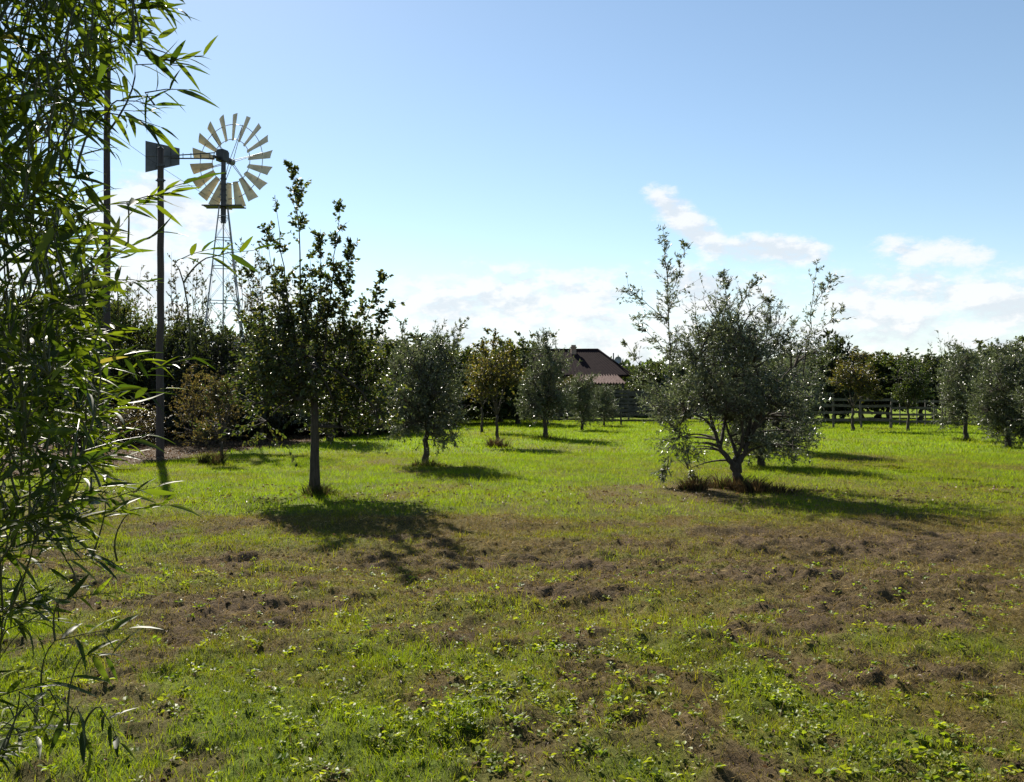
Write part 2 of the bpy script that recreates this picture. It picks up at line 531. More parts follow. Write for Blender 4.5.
# broad-leaved weeds
wd = Acc()
x, y = strewn(2.7, 8.5, 42000, rng)
wf = gsum(WEEDB, x, y) * (0.3 + 1.1 * sstep(0.4, 0.6, fbm(x * 3, y * 3, 2, 81))) + 0.05
k = rng.random(42000) < wf * 0.75 * (1 - 0.5 * soil_f(x, y)); x = x[k]; y = y[k]
nl = rng.integers(4, 10, len(x)); idx = np.repeat(np.arange(len(x)), nl); n = len(idx)
size = (0.010 + 0.019 * rng.random(len(x)) ** 1.4)[idx]
hgt = (0.015 + 0.04 * rng.random(len(x)) ** 1.5)[idx]
th = rng.random(n) * 2 * PI
d = unit(np.stack([np.cos(th), np.sin(th), 0.1 + 0.5 * rng.random(n)], 1))
b = np.stack([x[idx], y[idx], gh(x[idx], y[idx])], 1) + d * (0.012 * rng.random((n, 1))) + np.stack([rng.normal(size=n) * .012, rng.normal(size=n) * .012, hgt * (0.3 + .7 * rng.random(n))], 1)
r = rng.random((len(x), 1))[idx]
cc = (np.array([0.085, 0.13, 0.016]) * (1 - r) + np.array([0.18, 0.20, 0.024]) * r) * (0.8 + .4 * rng.random((n, 1)))
leaves(wd, b, d, size * (1 + .5 * rng.random(n)), size, cc, rng, 0.15, nrm=unit(np.array([0, 0, 1.0]) + 0.45 * rng.normal(size=(n, 3))), wide=True)
tag(link('weeds', wd.mesh('weeds', WEED)), 'low bright green broad leaved weeds spread over the nearest ground', 'weeds', kind='stuff')

# soil clods
ico = bmesh.new(); bmesh.ops.create_icosphere(ico, subdivisions=2, radius=1.0)
iv = np.array([v.co[:] for v in ico.verts]); itri = np.array([[v.index for v in f.verts] for f in ico.faces]); ico.free()
cl = Acc()
x, y = strewn(2.8, 12.5, 9000, rng)
k = np.where(rng.random(9000) < (0.03 + 0.6 * soil_f(x, y)))[0]
nk = len(k)
S = 0.004 + 0.011 * rng.random(nk) ** 3
v = iv[None] * (1 + 0.22 * rng.normal(size=(nk, len(iv), 1)))
v = v * S[:, None, None] * (np.array([1.2, 1.2, .75]) * (0.8 + .5 * rng.random((nk, 1, 3))))
v = v + np.stack([x[k], y[k], gh(x[k], y[k]) + S * 0.25], 1)[:, None]
fc = (itri[None] + (np.arange(nk) * len(iv))[:, None, None]).reshape(-1, 3)
cl.add(v.reshape(-1, 3), fc, np.repeat(np.array([0.075, 0.056, 0.038]) * (0.6 + .8 * rng.random((nk, 1))), len(iv), 0))
tag(link('soil_clods', cl.mesh('soil_clods', GROUND, False)), 'small crumbly clods of brown soil on the bare patches', 'soil', kind='stuff')

# dead leaves
lt = Acc()
x, y = strewn(13, 46, 70000, rng)
k = rng.random(70000) < bed_f(x, y) * 0.95; x = x[k]; y = y[k]
x2, y2 = strewn(2.8, 16, 3200, rng); x = np.concatenate([x, x2]); y = np.concatenate([y, y2]); n = len(x)
th = rng.random(n) * 2 * PI
d = unit(np.stack([np.cos(th), np.sin(th), 0.3 * rng.normal(size=n)], 1))
b = np.stack([x, y, gh(x, y) + 0.012 + 0.02 * rng.random(n)], 1)
r = rng.random((n, 1))
cc = np.array([0.06, 0.038, 0.021]) * (1 - r) + np.array([0.17, 0.11, 0.058]) * r
sz = np.where(y > 13, 0.06, 0.028) * (0.7 + .6 * rng.random(n))
leaves(lt, b, d, sz, sz * 0.5, cc, rng, 0.3, nrm=unit(np.array([0, 0, 1.0]) + 0.5 * rng.normal(size=(n, 3))), wide=True)
tag(link('leaf_litter', lt.mesh('leaf_litter', LITTER)), 'brown fallen leaves strewn under the shrubs and on the soil', 'leaf litter', kind='stuff')
# ------------------------------------------------------------------ trees
def ell_samples(n, ells, rng, shell=0.45, gap_seed=None, gap_f=1.6, gap_t=-0.12):
    vol = np.array([e[3] * e[4] * e[5] * (e[6] if len(e) > 6 else 1.0) for e in ells]); vol = vol / vol.sum()
    out = np.empty((0, 3))
    while len(out) < n:
        k = rng.choice(len(ells), n * 2, p=vol)
        d = unit(rng.normal(size=(n * 2, 3))); r = rng.random((n * 2, 1)) ** shell
        E = np.array([e[:6] for e in ells])[k]
        rag = 1 + 0.22 * noise3(d * 1.0 + k[:, None], 99, 5.0)[:, None]
        p = E[:, :3] + d * r * E[:, 3:6] * rag
        if gap_seed is not None:
            p = p[noise3(p, gap_seed, gap_f * 2.2) > gap_t]
        out = np.concatenate([out, p])
    return out[:n]


def farthest(p, n):
    idx = [0]; d = np.linalg.norm(p - p[0], axis=1)
    for _ in range(n - 1):
        i = int(d.argmax()); idx.append(i); d = np.minimum(d, np.linalg.norm(p - p[i], axis=1))
    return p[idx]


def nearest(p, nodes, zpen=0.8):
    out = np.empty(len(p), int)
    for s in range(0, len(p), 400):
        q = p[s:s + 400]
        d = np.linalg.norm(q[:, None] - nodes[None], axis=2) + zpen * np.maximum(nodes[None, :, 2] - q[:, None, 2] + 0.05, 0)
        out[s:s + 400] = d.argmin(1)
    return out


def grow(seed, trunk, r0, ells, nlimb=6, nsec=60, ntwig=400, tl=0.3, lpt=14, ll=0.07, lw=0.018, cols=None, up=0.3, droop=0.0,
         shoots=(), gap_t=-0.1, gap_f=1.6, wide=False, twig_r=0.003, limb_r=0.5, spread=0.7, shell=0.45, extra_trunks=(), flare=1.5, hang=0.0):
    """returns (wood, crown) as two Acc; the tree stands at the origin"""
    rng = np.random.default_rng(seed)
    wood = Acc(); crown = Acc()
    trunks = [np.array(trunk, float)] + [np.array(t, float) for t in extra_trunks]
    nodes = []; forks = []
    for ti, tp in enumerate(trunks):
        m = 9; t = np.linspace(0, 1, m)
        seg = np.linspace(0, len(tp) - 1, m); k = np.minimum(seg.astype(int), len(tp) - 2); fr = (seg - k)[:, None]
        P = tp[k] * (1 - fr) + tp[k + 1] * fr
        P[1:-1] += rng.normal(size=(m - 2, 3)) * r0 * np.array([.28, .28, 0])
        R = r0 * (1.0 - 0.35 * t) * (1 + (flare - 1) * np.exp(-t * 9)) * (1 if ti == 0 else 0.7)
        P[0, 2] -= 0.12
        tube(wood, P, R, 9, (1, 1, 1)); nodes.append(P[4:]); forks.append(P[-1])
    s = ell_samples(max(200, nlimb * 12), ells, rng, 0.6)
    tg = farthest(s, nlimb)
    cen = s.mean(0)
    tg = cen + (tg - cen) * spread
    for q in tg:
        f = forks[int(np.argmin([np.linalg.norm((q - f)[:2]) for f in forks]))]
        c = (f + q) / 2 + np.array([0, 0, 0.22 * np.linalg.norm(q - f)]) + rng.normal(size=3) * 0.1 * np.linalg.norm(q - f)
        P = bezier(f, c, q, 9); P[1:] += np.cumsum(rng.normal(size=(8, 3)), 0) * 0.012 * np.linalg.norm(q - f)
        tube(wood, P, np.linspace(r0 * limb_r, r0 * 0.1 + 0.003, 9), 6, (1, 1, 1)); nodes.append(P[1:])
    for (a0, b0, r1, nl) in shoots:
        a0 = np.array(a0, float); b0 = np.array(b0, float)
        P = bezier(a0, (a0 + b0) / 2 + rng.normal(size=3) * 0.05, b0, 10)
        P[1:-1] += rng.normal(size=(8, 3)) * 0.012
        tube(wood, P, np.linspace(r1, 0.002, 10), 5, (1, 1, 1))
        # leafy side twigs of the whip
        nt_ = int(nl * 1.6) // 9
        t = rng.random(nt_ * 3) ** 0.8; t = t[rng.random(nt_ * 3) < .12 + .88 * sstep(.2, .55, vnoise(t * 9 + seed, t * 0 + len(crown.v) * 3.7, 5))][:nt_]; nt_ = len(t); i = np.minimum((t * 9).astype(int), 8); fr = (t * 9 - i)[:, None]
        b = P[i] * (1 - fr) + P[i + 1] * fr
        ax = unit(b0 - a0)
        d = unit(perp(np.tile(ax, (nt_, 1)), rng) * 0.8 + ax * 0.75)
        L = (0.13 + 0.2 * rng.random(nt_)) * (1.2 - 0.75 * t) * tl / 0.3 * np.exp(.45 * rng.normal(size=nt_))
        pp = np.stack([b, b + d * L[:, None] * .5, b + d * L[:, None] + np.array([0, 0, .02])], 1)
        many_tubes(wood, pp, np.array([twig_r, twig_r * .7, twig_r * .3]), 3, (1, 1, 1))
        idx = np.repeat(np.arange(nt_), 9); u = rng.random((len(idx), 1))
        lb = b[idx] + d[idx] * L[idx][:, None] * u
        ld = unit(d[idx] + 0.8 * rng.normal(size=(len(idx), 3)) * .6 + perp(d[idx], rng) * .6 - np.array([0, 0, hang]))
        cc = np.array(cols)[rng.integers(0, len(cols), len(idx))] * (0.8 + .4 * rng.random((len(idx), 1)))
        leaves(crown, lb, ld, ll * (.7 + .5 * rng.random(len(idx))), lw * (.8 + .4 * rng.random(len(idx))), cc, rng, wide=wide)
    nodes_a = np.concatenate(nodes)
    if nsec:
        q = ell_samples(nsec, ells, rng, 0.5, seed + 5, gap_f, gap_t)
        ai = nearest(q, nodes_a)
        nodes2 = []
        for qq, A in zip(q, nodes_a[ai]):
            L = np.linalg.norm(qq - A)
            P = bezier(A, (A + qq) / 2 + np.array([0, 0, .15 * L]) + rng.normal(size=3) * .08 * L, qq, 6)
            tube(wood, P, np.linspace(min(r0 * .22, .02) + .002, twig_r * 1.2, 6), 4, (1, 1, 1), cap=False); nodes2.append(P[2:])
        nodes_a = np.concatenate([nodes_a] + nodes2)
    p = ell_samples(ntwig, ells, rng, shell, seed + 5, gap_f, gap_t)
    A = nodes_a[nearest(p, nodes_a)]
    cxy = np.array([cen[0], cen[1], cen[2] - 0.3])
    d = unit(0.7 * unit(p - A + 1e-4) + 0.45 * unit(p - cxy) + np.array([0, 0, up - droop]) + 0.45 * rng.normal(size=p.shape))
    L = tl * (0.6 + 0.8 * rng.random((ntwig, 1)))
    e = p + d * L; e[:, 2] -= droop * 0.3 * L[:, 0]
    P = np.stack([A, (A * .35 + p * .65) + rng.normal(size=p.shape) * .015, p, (p + e) / 2 + np.array([0, 0, .03]) * L, e], 1)
    many_tubes(wood, P, np.array([1.7, 1.4, 1.0, .7, .3]) * twig_r, 3, (1, 1, 1))
    idx = np.repeat(np.arange(ntwig), lpt); n = len(idx)
    u = rng.random((n, 1)) * 1.25 - 0.25
    lb = p[idx] + (e - p)[idx] * np.maximum(u, 0) + (p - A)[idx] * np.minimum(u, 0) * 0.8
    ld = unit(d[idx] * 0.7 + perp(d[idx], rng) * 0.75 + 0.25 * rng.normal(size=(n, 3)) - np.array([0, 0, hang]))
    tw = (0.78 + 0.44 * rng.random((ntwig, 1)))[idx]
    cc = np.array(cols)[rng.integers(0, len(cols), n)] * tw * (0.85 + .3 * rng.random((n, 1)))
    leaves(crown, lb, ld, ll * (.65 + .6 * rng.random(n)), lw * (.75 + .5 * rng.random(n)), cc, rng, wide=wide)
    return wood, crown


OLC = [(0.056, 0.069, 0.038), (0.08, 0.092, 0.058), (0.13, 0.14, 0.105), (0.042, 0.054, 0.026)]
GRC = [(0.036, 0.056, 0.016), (0.05, 0.071, 0.022), (0.06, 0.076, 0.026), (0.076, 0.076, 0.026)]
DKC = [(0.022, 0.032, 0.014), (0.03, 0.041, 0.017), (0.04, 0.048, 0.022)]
AUC = [(0.058, 0.050, 0.022), (0.05, 0.056, 0.021), (0.07, 0.052, 0.026), (0.038, 0.046, 0.02)]
YEC = [(0.13, 0.115, 0.03), (0.15, 0.15, 0.03), (0.10, 0.12, 0.03)]
BRC = [(0.075, 0.054, 0.03), (0.095, 0.068, 0.038), (0.055, 0.047, 0.026), (0.06, 0.058, 0.026)]


def tree(name, label, cat, acc2, loc, leafm, bark=BARK, rz=0, group=None):
    t = thing(name, label, cat, loc, rz, group)
    link('trunk', acc2[0].mesh('trunk', bark, True), t)
    link('crown', acc2[1].mesh('crown', leafm), t)
    return t


def at_px(px, py=None, d=None):
    d = d or D(py)
    x = X(px, d)
    return (x, d, float(gh(np.array([x]), np.array([d]))[0]))


OG = 'olive trees planted in the grass'
# the big olive on the right
s_ = 15.6 / F
big = grow(21, [(0, 0, 0), (-0.01, 0, .35), (0.0, .02, .55)], 0.085,
           [(-0.22, 0, 2.0, 1.1, 1.15, 1.05, 1.0), (0.65, .1, 1.75, .8, 1.0, .95, 1.0), (-1.05, 0, 1.75, .58, .8, .8, .9), (.1, 0, 2.75, .75, .8, .7, .9),
            (-.95, -.1, 0.95, .45, .6, .6, .55), (.8, -.1, 1.1, .55, .7, .55, .8), (0, .45, 1.1, 1.0, .6, .55, 1.1), (-.5, .1, 1.15, .65, .6, .5, 1.3), (.35, .2, 1.1, .6, .6, .45, 1.0), (.25, -.5, 1.25, .9, .5, .45, .5), (-0.3, .1, 3.15, .4, .5, .55, .7), (1.25, 0, 2.3, .5, .5, .5, .7)],
           nlimb=11, nsec=170, ntwig=1950, tl=0.27, lpt=15, ll=0.072, lw=0.021, cols=OLC, up=0.35,
           shoots=[((-1.15, 0, 1.9), (-1.30, 0, 4.6), .014, 520), ((-1.2, 0, 2.9), (-2.0, 0, 3.55), .008, 230), ((-1.22, .1, 2.9), (-0.9, .1, 4.3), .008, 260), ((-1.2, .1, 2.4), (-1.75, .1, 3.0), .008, 150),
                   ((1.15, 0, 1.9), (1.42, 0, 4.0), .012, 170), ((1.36, 0, 3.2), (1.7, 0, 3.75), .006, 130), ((1.4, 0, 2.7), (1.85, 0, 3.2), .006, 110), ((.0, 0, 2.6), (-.25, 0, 3.78), .012, 300), ((-.1, 0, 2.9), (.35, 0, 3.7), .008, 170),
                   ((-.6, 0, 2.4), (-.75, 0, 3.45), .009, 170), ((.5, 0, 2.4), (.55, 0, 3.3), .009, 170), ((.8, 0, 2.2), (1.0, 0, 2.95), .007, 110), ((-1.3, 0, 1.6), (-1.95, 0, 2.55), .009, 200), ((-1.0, -.1, 1.0), (-1.35, -.1, .18), .008, 200), ((-1.0, -.1, 1.0), (-.85, -.2, .25), .008, 160)],
           gap_t=0.02, gap_f=2.0, limb_r=.42, extra_trunks=[[(0.02, 0.02, .25), (-.16, 0, .5), (-.3, .02, .72)], [(0, 0, .4), (.1, 0, .6), (.2, 0, .8)]])
tree('olive_tree', 'large spreading olive with two thin tall shoots and a forked trunk ringed by brown tuft', 'olive tree', big, at_px(737, 488), OLIVE, group=OG)

# tall slim fruit tree on the left
k_ = 14.5 / F
whips = [(297, 165, -.12, 2.2, .022, 640), (276, 190, -.3, 2.2, .018, 560), (264, 222, -.45, 2.1, .014, 380), (337, 196, .2, 2.2, .02, 540), (324, 226, .05, 2.4, .013, 330), (352, 238, .35, 2.2, .015, 420),
         (308, 248, .0, 2.5, .012, 260), (380, 268, .55, 2.0, .013, 330), (394, 296, .65, 1.8, .012, 300), (366, 298, .5, 2.0, .011, 240), (246, 262, -.6, 2.0, .013, 360), (240, 305, -.7, 1.8, .011, 260), (285, 262, -.2, 2.4, .011, 240), (343, 275, .3, 2.2, .011, 240), (388, 335, .7, 1.6, .01, 220)]
tall = grow(33, [(0, 0, 0), (.02, 0, .8), (0, 0, 1.4), (-.05, .03, 2.2)], 0.078,
            [(-.1, 0, 1.9, 1.05, 1.05, .85, 1), (-.7, .1, 1.7, .6, .7, .75, 1), (.7, 0, 1.75, .65, .8, .75, 1), (.05, .1, 2.7, .75, .8, .6, .55), (-.6, 0, 2.7, .45, .6, .6, .5), (.65, 0, 2.55, .5, .6, .6, .5),
             (.0, .3, 1.2, .9, .7, .4, .9), (-.75, 0, 1.1, .5, .6, .4, 1), (.75, 0, 1.15, .55, .6, .4, 1)],
            nlimb=12, nsec=120, ntwig=900, tl=0.3, lpt=12, ll=0.072, lw=0.040, cols=GRC, up=0.5, hang=0.5, wide=True, gap_t=0.02, gap_f=1.7,
            shoots=[((ax_, (q_ % 3 - 1) * .25, az_), ((px_ - 314) * k_, (q_ % 4 - 1.5) * .18, Zat(py_ + 7, 14.5)), r_, int(n_ * .8)) for q_, (px_, py_, ax_, az_, r_, n_) in enumerate(whips)])
tree('fruit_tree', 'tall slim fruit tree with upright leafy shoots and a single bare dark trunk', 'fruit tree', tall, at_px(314, 495), BROAD)

# middle-size olives: three growth forms, each reused with its own size and turn
def olive_form(seed, dense, low=False):
    r = np.random.default_rng(seed)
    w_ = 1.25
    ells = [(0, 0, 2.0, w_, w_, .95, 1), (-.5, .2, 1.3, .75, .8, .75, .9), (.55, -.1, 1.3, .75, .8, .75, .9), (0, 0, .95, 1.0, 1.0, .5, .8), (.1, -.3, .75, .8, .7, .4, .5), (.1, 0, 2.6, .7, .7, .6, .8), (-.45, 0, 2.4, .55, .6, .6, .7)]
    if low:
        ells += [(-.5, -.2, .75, .7, .7, .6, 1), (.5, .1, .7, .7, .7, .55, 1), (-.2, -.5, .5, .6, .6, .4, .8)]
    ells = [(e[0] + r.normal() * .12, e[1] + r.normal() * .12, e[2] + r.normal() * .08) + e[3:] for e in ells]
    sh = [((r.normal() * .4, r.normal() * .3, 2.3), (r.normal() * .6, r.normal() * .4, 3.25 + r.random() * .25), .01, 150) for _ in range(5)]
    return grow(seed, [(0, 0, 0), (.04 * r.normal(), 0, .6), (0.05 * r.normal(), 0, 1.05)], 0.085, ells, 8, 70, int(1150 * dense), 0.3, 15, .09, .028, OLC, 0.3, shoots=sh, gap_t=-0.08, gap_f=1.7, twig_r=.004)


forms = {}


def place(kind, name, label, cat, make, leafm, px, base, top, width, ref_h, ref_w, d=None, rz=0.0, group=None, bark=BARK):
    """first use builds the tree; later uses copy it with their own size and turn"""
    d = d or D(base)
    loc = at_px(px, d=d)
    hgt = Zat(top, d) - loc[2]; wid = width * d / F
    sc = (wid / ref_w, wid / ref_w, hgt / ref_h)
    if kind not in forms:
        t = tree(name, label, cat, make(), loc, leafm, bark, rz, group); t.scale = sc
        forms[kind] = t
    else:
        t = copy_thing(forms[kind], loc, rz, sc, label, group)
        t.name = name
        t['category'] = cat
    return t


OF = [(lambda: olive_form(41, 1.0)), (lambda: olive_form(42, .9)), (lambda: olive_form(43, 1.0)), (lambda: olive_form(44, 1.3, True))]


def olive(v, label, px, base, top, width, rz=0.0, d=None):
    return place('olive%d' % v, 'olive_tree', label, 'olive tree', OF[v], OLIVE, px, base, top, width, 3.4, 2.7, d, rz, OG)


olive(0, 'rounded olive with a thick dark straight trunk, right beside the tall slim fruit tree', 426, 464, 322, 98, 0.3)
olive(1, 'olive with low sweeping crown in front of the house roof', 545, 438, 332, 72, 2.0)
olive(2, 'narrow small olive directly in front of the tiled porch roof', 582, 430, 372, 44, 1.0)
olive(3, 'olive mostly hidden behind the large forked olive', 762, 466, 352, 100, 2.5)
olive(0, 'farther olive glimpsed behind the right limb of the large forked olive', 790, 453, 352, 78, 1.4)
olive(0, 'olive whose crown hangs over a dark stem just right of the wooden fence end', 966, 440, 345, 70, 4.0)
olive(3, 'olive with foliage reaching down to the grass at the right edge of the view', 1008, 447, 342, 84, 0.9)
olive(2, 'olive cut off by the right edge of the view', 1062, 452, 338, 90, 5.1)
olive(1, 'short olive seen behind the second trunk left of the tall slim fruit tree', 262, 441, 335, 80, 3.1)
olive(0, 'olive leaning behind the tall slim fruit tree, trunk seen just right of its trunk', 330, 442, 330, 100, 5.3)
olive(2, 'thin stemmed little olive standing alone between house and large forked olive', 604, 426, 384, 34, 0.4)

# small autumn fruit trees
def small_fruit(seed, cols):
    r = np.random.default_rng(seed)
    return grow(seed, [(0, 0, 0), (.02, 0, .5), (0, 0, 1.0)], 0.06, [(0, 0, 2.1, .85, .85, .9, 1), (-.3, 0, 1.6, .6, .6, .5, .8), (.35, 0, 1.8, .6, .6, .6, .8), (.1, 0, 2.9, .45, .45, .5, .7)], 7, 45, 330, .3, 12, .085, .05, cols, .5, wide=True, gap_t=0.0, twig_r=.004,
                shoots=[((0, 0, 2.4), (r.normal() * .2, 0, 3.7), .012, 130), ((.3, 0, 2.3), (.5, 0, 3.4), .01, 100), ((-.3, 0, 2.2), (-.5, 0, 3.3), .01, 100)], hang=.2)


FG = 'fruit trees in the meadow'
place('fruitA', 'fruit_tree', 'small fruit tree with yellowing leaves and a brown tuft at its foot', 'fruit tree', lambda: small_fruit(51, AUC + YEC[:1]), BROAD, 497, 446, 334, 62, 3.6, 2.0, rz=.4, group=FG)
place('fruitA', 'fruit_tree', 'fruit tree with thin bare stem in front of the left half of the wooden fence', 'fruit tree', None, BROAD, 853, 431, 350, 56, 3.6, 2.0, rz=2.2, group=FG)
place('fruitB', 'fruit_tree', 'dark fruit tree whose stem stands in front of the barred end of the fence', 'fruit tree', lambda: small_fruit(52, DKC + GRC[:1]), BROAD, 908, 431, 352, 50, 3.6, 2.0, rz=1.0, group=FG)
place('fruitA', 'fruit_tree', 'yellow leaved tree glowing behind the small fruit tree with brown tuft', 'fruit tree', None, BROAD, 482, 421, 342, 44, 3.6, 2.0, d=40, rz=4.2, group=FG)

# bushy trees of the boundary rows
def bushy(seed, cols, high=False):
    r = np.random.default_rng(seed)
    ells = [(0, 0, 2.4, 1.5, 1.5, 1.5, 1), (-.8, 0, 2.0, 1.0, 1.0, 1.2, .9), (.8, 0, 2.1, 1.0, 1.0, 1.2, .9), (.2, 0, 3.6, 1.0, 1.0, .8, .8), (-.5, 0, 3.3, .8, .8, .9, .8), (0, 0, 1.1, 1.5, 1.5, .7, 1.0), (-.9, 0, 1.0, .8, .8, .6, .8), (.9, 0, 1.0, .8, .8, .6, .8)]
    if high:
        ells = [e for e in ells if e[2] > 1.9]
    ells = [(e[0] + r.normal() * .2, e[1] + r.normal() * .2, e[2] + r.normal() * .1) + e[3:] for e in ells]
    sh = [((r.normal() * .7, r.normal() * .5, 3.2), (r.normal() * .9, r.normal() * .5, 4.3 + r.random() * .7), .012, 70) for _ in range(8)]
    return grow(seed, [(0, 0, 0), (.05, 0, .6), (0, 0, 1.2)], .12, ells, 9, 70, 1100, .45, 13, .17, .075, cols, .45, shoots=sh, gap_t=-.1, gap_f=1.2, twig_r=.006, wide=True)


BG = 'trees of the boundary rows'


def row(kind, label, px, d, top, width, rz, seed, cols, leafm=BROAD, cat='tree', name='boundary_tree'):
    width = width * 1.6
    place(kind, name, label, cat, lambda: bushy(seed, cols, kind.endswith('H')), leafm, px, None, top, width, 4.7, 3.8, d, rz, BG)


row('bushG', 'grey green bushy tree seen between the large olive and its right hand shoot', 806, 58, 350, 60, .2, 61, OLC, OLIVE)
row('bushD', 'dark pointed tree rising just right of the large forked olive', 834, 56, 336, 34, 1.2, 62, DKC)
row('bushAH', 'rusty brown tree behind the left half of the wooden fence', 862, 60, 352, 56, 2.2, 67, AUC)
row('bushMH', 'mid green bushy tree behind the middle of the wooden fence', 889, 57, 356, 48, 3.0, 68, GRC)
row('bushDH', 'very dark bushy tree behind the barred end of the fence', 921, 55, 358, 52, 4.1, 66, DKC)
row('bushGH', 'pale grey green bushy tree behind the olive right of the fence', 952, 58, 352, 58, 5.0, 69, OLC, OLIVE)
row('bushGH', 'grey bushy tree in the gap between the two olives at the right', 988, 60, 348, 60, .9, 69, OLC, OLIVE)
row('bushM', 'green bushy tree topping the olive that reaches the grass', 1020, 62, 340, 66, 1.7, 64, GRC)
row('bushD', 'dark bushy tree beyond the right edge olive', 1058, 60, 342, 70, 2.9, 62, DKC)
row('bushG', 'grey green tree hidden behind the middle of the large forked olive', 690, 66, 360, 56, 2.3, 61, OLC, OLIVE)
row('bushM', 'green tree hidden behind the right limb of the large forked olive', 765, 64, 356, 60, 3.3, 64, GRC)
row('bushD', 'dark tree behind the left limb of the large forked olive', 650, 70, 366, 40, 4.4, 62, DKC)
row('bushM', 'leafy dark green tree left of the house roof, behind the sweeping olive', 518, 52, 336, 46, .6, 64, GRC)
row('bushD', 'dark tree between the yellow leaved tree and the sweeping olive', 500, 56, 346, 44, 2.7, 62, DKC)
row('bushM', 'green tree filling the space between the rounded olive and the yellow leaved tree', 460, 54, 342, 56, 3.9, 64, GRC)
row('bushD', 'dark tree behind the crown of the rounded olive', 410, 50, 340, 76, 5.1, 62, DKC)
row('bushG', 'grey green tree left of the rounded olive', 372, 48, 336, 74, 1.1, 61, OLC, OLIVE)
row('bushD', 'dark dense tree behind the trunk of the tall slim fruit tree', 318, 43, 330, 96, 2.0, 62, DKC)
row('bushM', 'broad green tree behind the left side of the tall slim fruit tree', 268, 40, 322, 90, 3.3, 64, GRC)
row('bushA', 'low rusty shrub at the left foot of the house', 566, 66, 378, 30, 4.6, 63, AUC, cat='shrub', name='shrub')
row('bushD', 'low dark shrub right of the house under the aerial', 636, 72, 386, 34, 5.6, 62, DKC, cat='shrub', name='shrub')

# dense dark shrubs along the left boundary
def shrub_form(seed, cols, leafm=None, n=1500):
    r = np.random.default_rng(seed)
    ells = [(0, 0, 1.3, 1.4, 1.4, 1.3, 1), (-.7, 0, 1.8, .9, .9, .9, .9), (.7, 0, 1.7, .9, .9, .9, .9), (0, 0, 2.5, .8, .8, .6, .8), (0, 0, .5, 1.5, 1.5, .5, .7)]
    sh = [((r.normal() * .7, r.normal() * .5, 2.2), (r.normal() * .9, r.normal() * .5, 3.0 + r.random() * .5), .01, 60) for _ in range(7)]
    return grow(seed, [(0, 0, 0), (.03, 0, .25), (0, 0, .5)], .09, ells, 12, 60, n, .36, 13, .10, .045, cols, .4, shoots=sh, gap_t=-.25, gap_f=1.3, twig_r=.005, wide=True,
                extra_trunks=[[(.15, 0, 0), (.3, 0, .3), (.4, 0, .5)], [(-.15, 0, 0), (-.25, .1, .3), (-.4, .1, .5)]])


SG = 'shrubs along the left boundary'


def shrub(kind, label, px, d, top, width, rz, seed, cols, name='shrub', cat='shrub', ref_h=3.2, ref_w=3.0, n=1500, leafm=BROAD):
    place(kind, name, label, cat, lambda: shrub_form(seed, cols, n=n), leafm, px, None, top, width, ref_h, ref_w, d, rz, SG)


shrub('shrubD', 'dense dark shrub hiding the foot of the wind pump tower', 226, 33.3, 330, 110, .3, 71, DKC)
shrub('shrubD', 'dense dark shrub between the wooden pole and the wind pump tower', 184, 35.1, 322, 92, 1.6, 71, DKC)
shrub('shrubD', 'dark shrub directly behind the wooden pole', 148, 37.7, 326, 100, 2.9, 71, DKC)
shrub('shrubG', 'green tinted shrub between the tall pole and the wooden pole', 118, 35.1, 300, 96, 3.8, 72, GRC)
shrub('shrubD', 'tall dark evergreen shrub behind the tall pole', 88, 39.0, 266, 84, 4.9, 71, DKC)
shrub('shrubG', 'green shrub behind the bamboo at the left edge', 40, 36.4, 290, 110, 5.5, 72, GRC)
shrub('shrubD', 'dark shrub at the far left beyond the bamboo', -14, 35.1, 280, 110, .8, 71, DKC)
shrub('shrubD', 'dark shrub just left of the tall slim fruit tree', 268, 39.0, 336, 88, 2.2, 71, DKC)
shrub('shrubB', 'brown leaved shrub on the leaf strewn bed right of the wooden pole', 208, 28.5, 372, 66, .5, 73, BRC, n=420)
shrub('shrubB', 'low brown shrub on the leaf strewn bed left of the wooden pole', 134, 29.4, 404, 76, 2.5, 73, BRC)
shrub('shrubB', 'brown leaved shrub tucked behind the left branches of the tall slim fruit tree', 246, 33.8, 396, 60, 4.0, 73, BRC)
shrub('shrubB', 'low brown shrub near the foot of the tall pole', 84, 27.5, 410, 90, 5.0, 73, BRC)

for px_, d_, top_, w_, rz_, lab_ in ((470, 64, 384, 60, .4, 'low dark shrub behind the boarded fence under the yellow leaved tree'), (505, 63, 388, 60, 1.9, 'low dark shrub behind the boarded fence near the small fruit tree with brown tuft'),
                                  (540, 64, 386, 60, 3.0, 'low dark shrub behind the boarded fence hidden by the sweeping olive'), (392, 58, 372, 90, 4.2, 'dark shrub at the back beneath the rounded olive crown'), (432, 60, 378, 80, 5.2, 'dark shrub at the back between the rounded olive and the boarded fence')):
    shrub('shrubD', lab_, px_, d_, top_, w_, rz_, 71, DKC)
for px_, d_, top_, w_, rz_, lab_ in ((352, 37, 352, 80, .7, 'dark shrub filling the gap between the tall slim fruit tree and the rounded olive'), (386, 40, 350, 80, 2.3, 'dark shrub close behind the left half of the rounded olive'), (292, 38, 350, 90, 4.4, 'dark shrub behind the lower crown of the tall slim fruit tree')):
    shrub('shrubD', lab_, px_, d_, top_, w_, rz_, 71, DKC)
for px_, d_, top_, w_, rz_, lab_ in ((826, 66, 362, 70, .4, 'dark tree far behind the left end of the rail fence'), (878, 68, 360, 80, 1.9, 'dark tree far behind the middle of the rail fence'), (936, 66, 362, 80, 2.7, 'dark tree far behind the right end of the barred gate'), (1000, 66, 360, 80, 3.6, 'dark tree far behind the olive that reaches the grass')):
    row('bushDH', lab_, px_, d_, top_, w_ / 1.3, rz_, 66, DKC)

